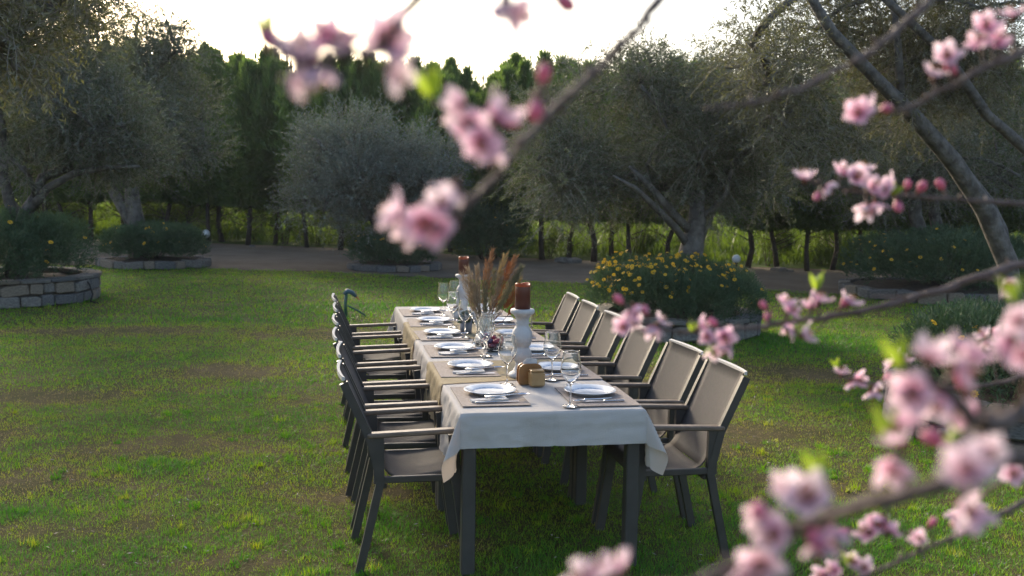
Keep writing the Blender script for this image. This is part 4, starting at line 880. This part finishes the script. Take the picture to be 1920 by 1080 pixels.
# ------------------------------------------------------------------ peach tree in blossom
def petal_blossom(seed, open_=1.0):
    rng = np.random.default_rng(seed); V, F, A, MI = [], [], [], []
    for k in range(5):
        a0 = 2*math.pi*k/5+rng.normal(0, .08); cup = rng.uniform(.2, 1.05)*open_; L = .0185*rng.uniform(.9, 1.1); nu, nv = 6, 5; b = len(V); roll = rng.normal(0, .15)
        for iu in range(nu):
            t = iu/(nu-1); w = .0080*math.sin(math.pi*min(1, t*.86+.10))**.75*(1.0 if t > .1 else .5); rad = .0018+L*math.sin(min(1.5, .35+t*1.15*(1.25-cup*.4)))*t**.75; z = L*(.25+.75*cup)*t**1.7*.62-.002*(1-t)
            for iv in range(nv):
                s = -1+2*iv/(nv-1); x = rad-(.0022*s*s*t if t > .8 else 0); y = s*w; zz = z+.0035*s*s*t+.0012*math.sin(s*5+k+t*7)*t+roll*y
                V.append((x*math.cos(a0)-y*math.sin(a0), x*math.sin(a0)+y*math.cos(a0), zz)); A.append(t)
        for iu in range(nu-1):
            for iv in range(nv-1): q = b+iu*nv+iv; F.append((q, q+nv, q+nv+1, q+1)); MI.append(0)
    mb = MB()
    mb.tube([(0, 0, -.011), (0, 0, -.006), (0, 0, -.001)], [.0012, .0030, .0032], 6)
    for k in range(5):
        a = 2*math.pi*(k+.5)/5; mb.add([(.003*math.cos(a-.5), .003*math.sin(a-.5), -.001), (.0075*math.cos(a), .0075*math.sin(a), -.001), (.003*math.cos(a+.5), .003*math.sin(a+.5), -.001)], [(0, 1, 2)])
    for k in range(16):
        a = rng.uniform(0, 6.28); sp_ = rng.uniform(.1, .7); L = rng.uniform(.009, .015); d = Vector((math.cos(a)*sp_, math.sin(a)*sp_, 1)).normalized()
        mb.tube([(0, 0, 0), d*L], .00034, 3, 1, cap=False); p = d*L; mb.box(p, (.0017, .0017, .0019), 2)
    b = len(V); V += [tuple(p) for p in mb.v]; A += [0]*len(mb.v)
    me = bpy.data.meshes.new('blossom'); me.from_pydata(V, [], F+[tuple(i+b for i in f) for f in mb.f])
    for m in (M_petal, M_sepal, M_filament, M_anther): me.materials.append(m)
    me.polygons.foreach_set('material_index', MI+[i+1 for i in mb.m]); me.polygons.foreach_set('use_smooth', [True]*len(me.polygons))
    at = me.attributes.new('reach', 'FLOAT', 'POINT'); at.data.foreach_set('value', A); me.update(); return me
BL = [petal_blossom(k) for k in range(4)]+[petal_blossom(9, 1.5)]
BUD = MB().lathe([(.0001, -.006), (.0022, -.005), (.0034, -.001), (.0055, .004), (.0060, .008), (.0045, .0125), (.0001, .0155)], 10).lathe([(.0001, -.010), (.0016, -.009), (.0030, -.003), (.0040, .001)], 8, mi=1).mesh('bud', [M_bud, M_sepal])
def sprig_mesh():
    mb = MB()
    for k, (a, t, L) in enumerate(((0, .25, .026), (2.2, .5, .022), (4.1, .4, .024), (1.1, .15, .020))):
        d = Vector((math.cos(a)*math.sin(t), math.sin(a)*math.sin(t), math.cos(t))); s = d.cross(Vector((math.cos(a+1.4), math.sin(a+1.4), .2))).normalized(); nn = s.cross(d)
        P = [Vector((0, 0, 0)), d*L*.3+s*.0032, d*L*.65+s*.003-nn*.001, d*L-nn*.004, d*L*.65-s*.003-nn*.001, d*L*.3-s*.0032]; mb.add(P+[d*L*.5+nn*.0012], [(0, 1, 6), (1, 2, 6), (2, 3, 6), (3, 4, 6), (4, 5, 6), (5, 0, 6)], smooth=True)
    return mb.mesh('leaf_sprig', [M_pleaf])
SPRIG = sprig_mesh()
PT = Vector((1.06, .86, 0))
peach = empty('peach_tree', PT, 0, 'peach tree in pink blossom with bare branches before the long table', 'peach tree')
PTR = [(0, 0, 0), (.01, -.01, .35), (-.02, .01, .75), (.0, .02, 1.1), (.02, .0, 1.5), (-.01, -.02, 1.9), (.0, .0, 2.25)]
tk = MB().tube(PTR, [.065, .055, .050, .046, .038, .030, .018], 12); tk.build('trunk', M_pbark, peach)
rb = random.Random(77)
def branch(pts, r0, r1, blooms=(), buds=(), leaves=(), twigs=(), root_z=None, nub=True):
    """a limb from the trunk through pts (world), with blossoms hanging on short stalks"""
    P = [Vector(p)-PT for p in pts]; r0 *= .54; r1 *= .62
    if root_z is not None: P = [Vector((0, 0, root_z))]+P
    Q = []; n = len(P)
    for k in range(n-1):                                      # smooth, slightly kinked
        for s in range(4):
            t = s/4; a = P[max(k-1, 0)]; b = P[k]; c = P[k+1]; d = P[min(k+2, n-1)]
            q = .5*((2*b)+(c-a)*t+(2*a-5*b+4*c-d)*t*t+(3*b-a-3*c+d)*t**3); Q.append(q+Vector((rb.gauss(0, 1), rb.gauss(0, 1), rb.gauss(0, 1)))*r0*.16)
    Q.append(P[-1]); m = len(Q); rad = [(r0+(r1-r0)*k/(m-1))*(1+.10*rb.uniform(-1, 1)+(.22 if k % 5 == 3 else 0)) for k in range(m)]
    mb = MB().tube(Q, rad, 9)
    if nub:
        for k in range(2, m-1, 2): d = Vector((rb.gauss(0, 1), rb.gauss(0, 1), rb.gauss(0, 1))).normalized(); mb.tube([Q[k], Q[k]+d*(rad[k]+.003), Q[k]+d*(rad[k]+.006)], [.0022, .0018, .0007], 5)
    items = []
    def near(p): return min(Q, key=lambda q: (q-p).length)
    for tp in twigs:
        T = [near(Vector(tp[0])-PT)]+[Vector(q)-PT for q in tp]; mb.tube(T, [r1*1.0]+[r1*.8]*(len(T)-2)+[r1*.45], 7); Q += T[1:]
    for kind, L in ((0, blooms), (1, buds), (2, leaves)):
        for p in L: items.append((kind, Vector(p)-PT))
    for kind, p in items:
        q = near(p); d = p-q
        if d.length > .004: mb.tube([q, q.lerp(p, .6)+Vector((0, 0, .001)), p], [.0016, .0013, .0010], 5, cap=False)
    bo = mb.build('branch', M_pbark, peach)
    for kind, p in items:
        q = near(p); d = (p-q)
        d = (d.normalized() if d.length > .002 else Vector((0, 0, 0)))+Vector((rb.gauss(0, .45), -.45+rb.gauss(0, .45), rb.gauss(-.05, .5)))
        o = link(('blossom', 'bud', 'leaf_sprig')[kind], (BL[rb.randrange(5)], BUD, SPRIG)[kind], bo); o.location = p
        if kind == 2: d = d+Vector((0, 0, 1.2))
        o.rotation_euler = d.to_track_quat('Z', 'Y').to_euler(); s = (rb.uniform(.48, .70), rb.uniform(.6, .85), rb.uniform(.6, .95))[kind]; o.scale = (s, s, s)
    return bo
# long diagonal branch over the hedge
branch([(0.482,0.809,2.034), (0.304,0.698,1.917), (0.215,0.626,1.851), (0.188,0.608,1.821), (0.163,0.600,1.797), (0.138,0.592,1.775), (0.114,0.574,1.753), (0.094,0.566,1.730), (0.077,0.557,1.713), (0.065,0.558,1.701)], .0066, .0024,
       [(0.040,0.564,1.710), (0.053,0.550,1.705), (0.064,0.549,1.715), (0.072,0.569,1.725), (0.047,0.572,1.702), (0.061,0.549,1.702), (0.074,0.563,1.770), (0.093,0.549,1.763), (0.084,0.549,1.750), (0.092,0.557,1.744), (0.081,0.571,1.760)],
       [(0.128,0.596,1.788), (0.124,0.595,1.776), (0.100,0.568,1.763)], [(0.060,0.576,1.775)], [[(0.097,0.565,1.734), (0.087,0.559,1.755), (0.076,0.562,1.768)], [(0.074,0.557,1.710), (0.056,0.560,1.710)], [(0.135,0.593,1.772), (0.127,0.595,1.784)], [(0.080,0.561,1.757), (0.061,0.576,1.773)]], 2.2)
# high branch whose tips hang into the picture top
branch([(0.406,0.720,2.017), (0.209,0.571,1.903), (0.115,0.502,1.846), (0.061,0.469,1.824), (0.036,0.461,1.802), (0.025,0.451,1.784), (0.008,0.444,1.780), (-0.006,0.446,1.776), (-0.017,0.448,1.778)], .009, .0024,
       [(0.003,0.445,1.787), (-0.003,0.445,1.773), (-0.013,0.457,1.770), (0.011,0.443,1.784), (-0.010,0.447,1.779), (0.028,0.451,1.788), (0.030,0.449,1.775), (0.082,0.474,1.809), (0.087,0.472,1.807)], [(-0.019,0.459,1.784), (0.114,0.499,1.819)], [(-0.022,0.460,1.786), (0.036,0.459,1.781)], [[(0.086,0.475,1.834), (0.084,0.474,1.814)]], 2.1)
# upper right, three flower groups on a rising twig
branch([(0.758,0.879,1.916), (0.657,0.832,1.877), (0.590,0.801,1.846), (0.545,0.787,1.829), (0.512,0.782,1.813), (0.476,0.777,1.796), (0.450,0.781,1.792)], .008, .0022,
       [(0.431,0.774,1.791), (0.443,0.783,1.795), (0.498,0.775,1.824), (0.509,0.775,1.840), (0.554,0.790,1.868), (0.549,0.789,1.852), (0.569,0.796,1.857), (0.582,0.796,1.880)], [(0.456,0.780,1.795), (0.521,0.782,1.828)], [], [], 2.0)
# bare blurred branch
branch([(0.711,0.869,2.039), (0.567,0.815,1.945), (0.489,0.782,1.879), (0.443,0.767,1.845), (0.413,0.761,1.828), (0.370,0.757,1.807), (0.329,0.753,1.795), (0.292,0.759,1.789)], .0075, .0024, [], [], [], [], 2.15)
# level twig with pale flowers
branch([(0.901,1.005,1.708), (0.788,0.976,1.719), (0.723,0.968,1.718), (0.655,0.961,1.721), (0.595,0.962,1.724), (0.546,0.961,1.727), (0.511,0.968,1.732), (0.489,0.973,1.739)], .0062, .0018,
       [(0.486,0.974,1.741), (0.507,0.969,1.731), (0.525,0.967,1.746), (0.533,0.955,1.742), (0.550,0.973,1.750), (0.550,0.951,1.732), (0.565,0.958,1.729), (0.557,0.958,1.715), (0.549,0.959,1.711), (0.576,0.966,1.733)], [(0.595,0.963,1.732), (0.608,0.960,1.730), (0.637,0.965,1.733), (0.579,0.954,1.717), (0.500,0.970,1.725)], [(0.574,0.956,1.724)], [], 1.75)
# main sharp branch
branch([(0.959,1.044,1.689), (0.828,1.004,1.665), (0.737,0.979,1.650), (0.678,0.968,1.636), (0.628,0.966,1.621), (0.573,0.965,1.608), (0.518,0.964,1.599), (0.465,0.963,1.592), (0.412,0.962,1.586), (0.359,0.972,1.583), (0.316,0.980,1.590)], .0105, .0022,
       [(0.307,0.983,1.600), (0.311,0.983,1.607), (0.300,0.983,1.587), (0.337,0.977,1.593), (0.331,0.977,1.586), (0.374,0.959,1.590), (0.376,0.948,1.581), (0.397,0.954,1.580), (0.399,0.953,1.569), (0.390,0.964,1.564), (0.467,0.964,1.612), (0.467,0.954,1.605), (0.501,0.959,1.616), (0.498,0.969,1.608), (0.469,0.951,1.585), (0.481,0.949,1.581), (0.466,0.962,1.589), (0.536,0.962,1.613), (0.701,0.943,1.632), (0.705,0.943,1.636), (0.312,0.992,1.593)],
       [(0.446,0.968,1.607), (0.448,0.966,1.595), (0.298,0.986,1.612), (0.323,0.980,1.601), (0.392,0.966,1.591), (0.529,0.963,1.610)], [(0.497,0.960,1.626), (0.365,0.961,1.585), (0.382,0.956,1.570)], [[(0.617,0.968,1.618), (0.567,0.967,1.619), (0.526,0.963,1.606)], [(0.518,0.964,1.598), (0.497,0.956,1.584), (0.474,0.950,1.582)], [(0.316,0.980,1.590), (0.306,0.984,1.605)]], 1.55)
# thin twig over the lawn on the right
branch([(1.043,1.166,1.536), (0.897,1.119,1.510), (0.804,1.094,1.496), (0.735,1.087,1.494), (0.673,1.079,1.501), (0.629,1.087,1.504), (0.605,1.092,1.511)], .0055, .0016,
       [(0.603,1.093,1.514), (0.622,1.089,1.506), (0.614,1.090,1.502), (0.643,1.084,1.500), (0.638,1.084,1.492), (0.662,1.083,1.527), (0.674,1.081,1.532), (0.798,1.101,1.548), (0.806,1.100,1.560), (0.795,1.102,1.556), (0.779,1.093,1.533)], [(0.654,1.083,1.507)], [(0.600,1.094,1.520)], [[(0.811,1.094,1.500), (0.803,1.098,1.535), (0.798,1.101,1.555)], [(0.685,1.076,1.501), (0.670,1.081,1.521)]], 1.3)
# large blurred group at the right
branch([(0.680,0.681,1.630), (0.493,0.571,1.614), (0.397,0.507,1.606), (0.362,0.482,1.602), (0.336,0.467,1.607), (0.316,0.462,1.623), (0.304,0.466,1.632)], .012, .0034,
       [(0.306,0.466,1.642), (0.321,0.463,1.636), (0.292,0.457,1.626), (0.313,0.463,1.621), (0.331,0.472,1.642), (0.372,0.531,1.593), (0.378,0.530,1.595), (0.336,0.442,1.664), (0.338,0.440,1.648), (0.348,0.459,1.651)], [(0.343,0.488,1.621), (0.294,0.467,1.629)], [(0.292,0.468,1.636), (0.358,0.512,1.588), (0.349,0.461,1.670)], [[(0.383,0.499,1.603), (0.364,0.465,1.635), (0.344,0.450,1.655)]], 1.4)
branch([(0.672,0.675,1.554), (0.493,0.567,1.566), (0.397,0.504,1.578), (0.354,0.482,1.580), (0.316,0.468,1.575), (0.283,0.463,1.569), (0.251,0.458,1.564), (0.226,0.452,1.557), (0.205,0.455,1.545), (0.178,0.449,1.537), (0.145,0.455,1.531)], .011, .0034,
       [(0.291,0.465,1.599), (0.287,0.464,1.586), (0.295,0.465,1.607), (0.231,0.325,1.624), (0.282,0.386,1.614), (0.235,0.452,1.575), (0.230,0.463,1.575), (0.213,0.455,1.565), (0.215,0.444,1.561), (0.207,0.444,1.546), (0.198,0.445,1.540), (0.241,0.449,1.552), (0.245,0.449,1.560), (0.133,0.458,1.540), (0.141,0.456,1.543), (0.125,0.459,1.536), (0.340,0.482,1.558), (0.356,0.498,1.546)],
       [(0.210,0.456,1.569), (0.336,0.496,1.589), (0.236,0.450,1.558)], [(0.246,0.461,1.580), (0.301,0.493,1.590)], [[(0.300,0.470,1.571), (0.291,0.464,1.592)], [(0.351,0.482,1.579), (0.313,0.438,1.582)]], 1.25)
# lower right twig
branch([(0.878,0.933,1.450), (0.735,0.877,1.439), (0.679,0.865,1.425), (0.630,0.853,1.412), (0.589,0.849,1.398), (0.553,0.845,1.388), (0.518,0.840,1.378), (0.483,0.845,1.362)], .0062, .0024,
       [(0.508,0.846,1.416), (0.515,0.845,1.421), (0.502,0.846,1.409), (0.522,0.843,1.411), (0.539,0.829,1.412), (0.548,0.837,1.402), (0.603,0.849,1.423), (0.596,0.849,1.416), (0.610,0.849,1.435), (0.498,0.843,1.376), (0.471,0.848,1.373), (0.488,0.846,1.381), (0.602,0.783,1.480), (0.461,0.850,1.369)], [(0.565,0.845,1.414), (0.482,0.850,1.411)], [(0.483,0.846,1.377)], [[(0.543,0.846,1.386), (0.518,0.843,1.409)], [(0.635,0.852,1.413), (0.606,0.849,1.426)]], 1.15)

# ------------------------------------------------------------------ thin evening haze over garden and field
hz = MB().box((0, 100, 10), (640, 860, 22)).build('haze', [])
hm = bpy.data.materials.new('evening_haze'); hm.use_nodes = True; N, L = nt(hm); N.remove(N['Principled BSDF'])
pv_ = N.new('ShaderNodeVolumePrincipled'); pv_.inputs['Color'].default_value = (.92, .94, .98, 1); pv_.inputs['Density'].default_value = .00055; pv_.inputs['Anisotropy'].default_value = .1
L.new(pv_.outputs[0], N['Material Output'].inputs['Volume']); hz.data.materials.append(hm); tag(hz, kind='stuff')
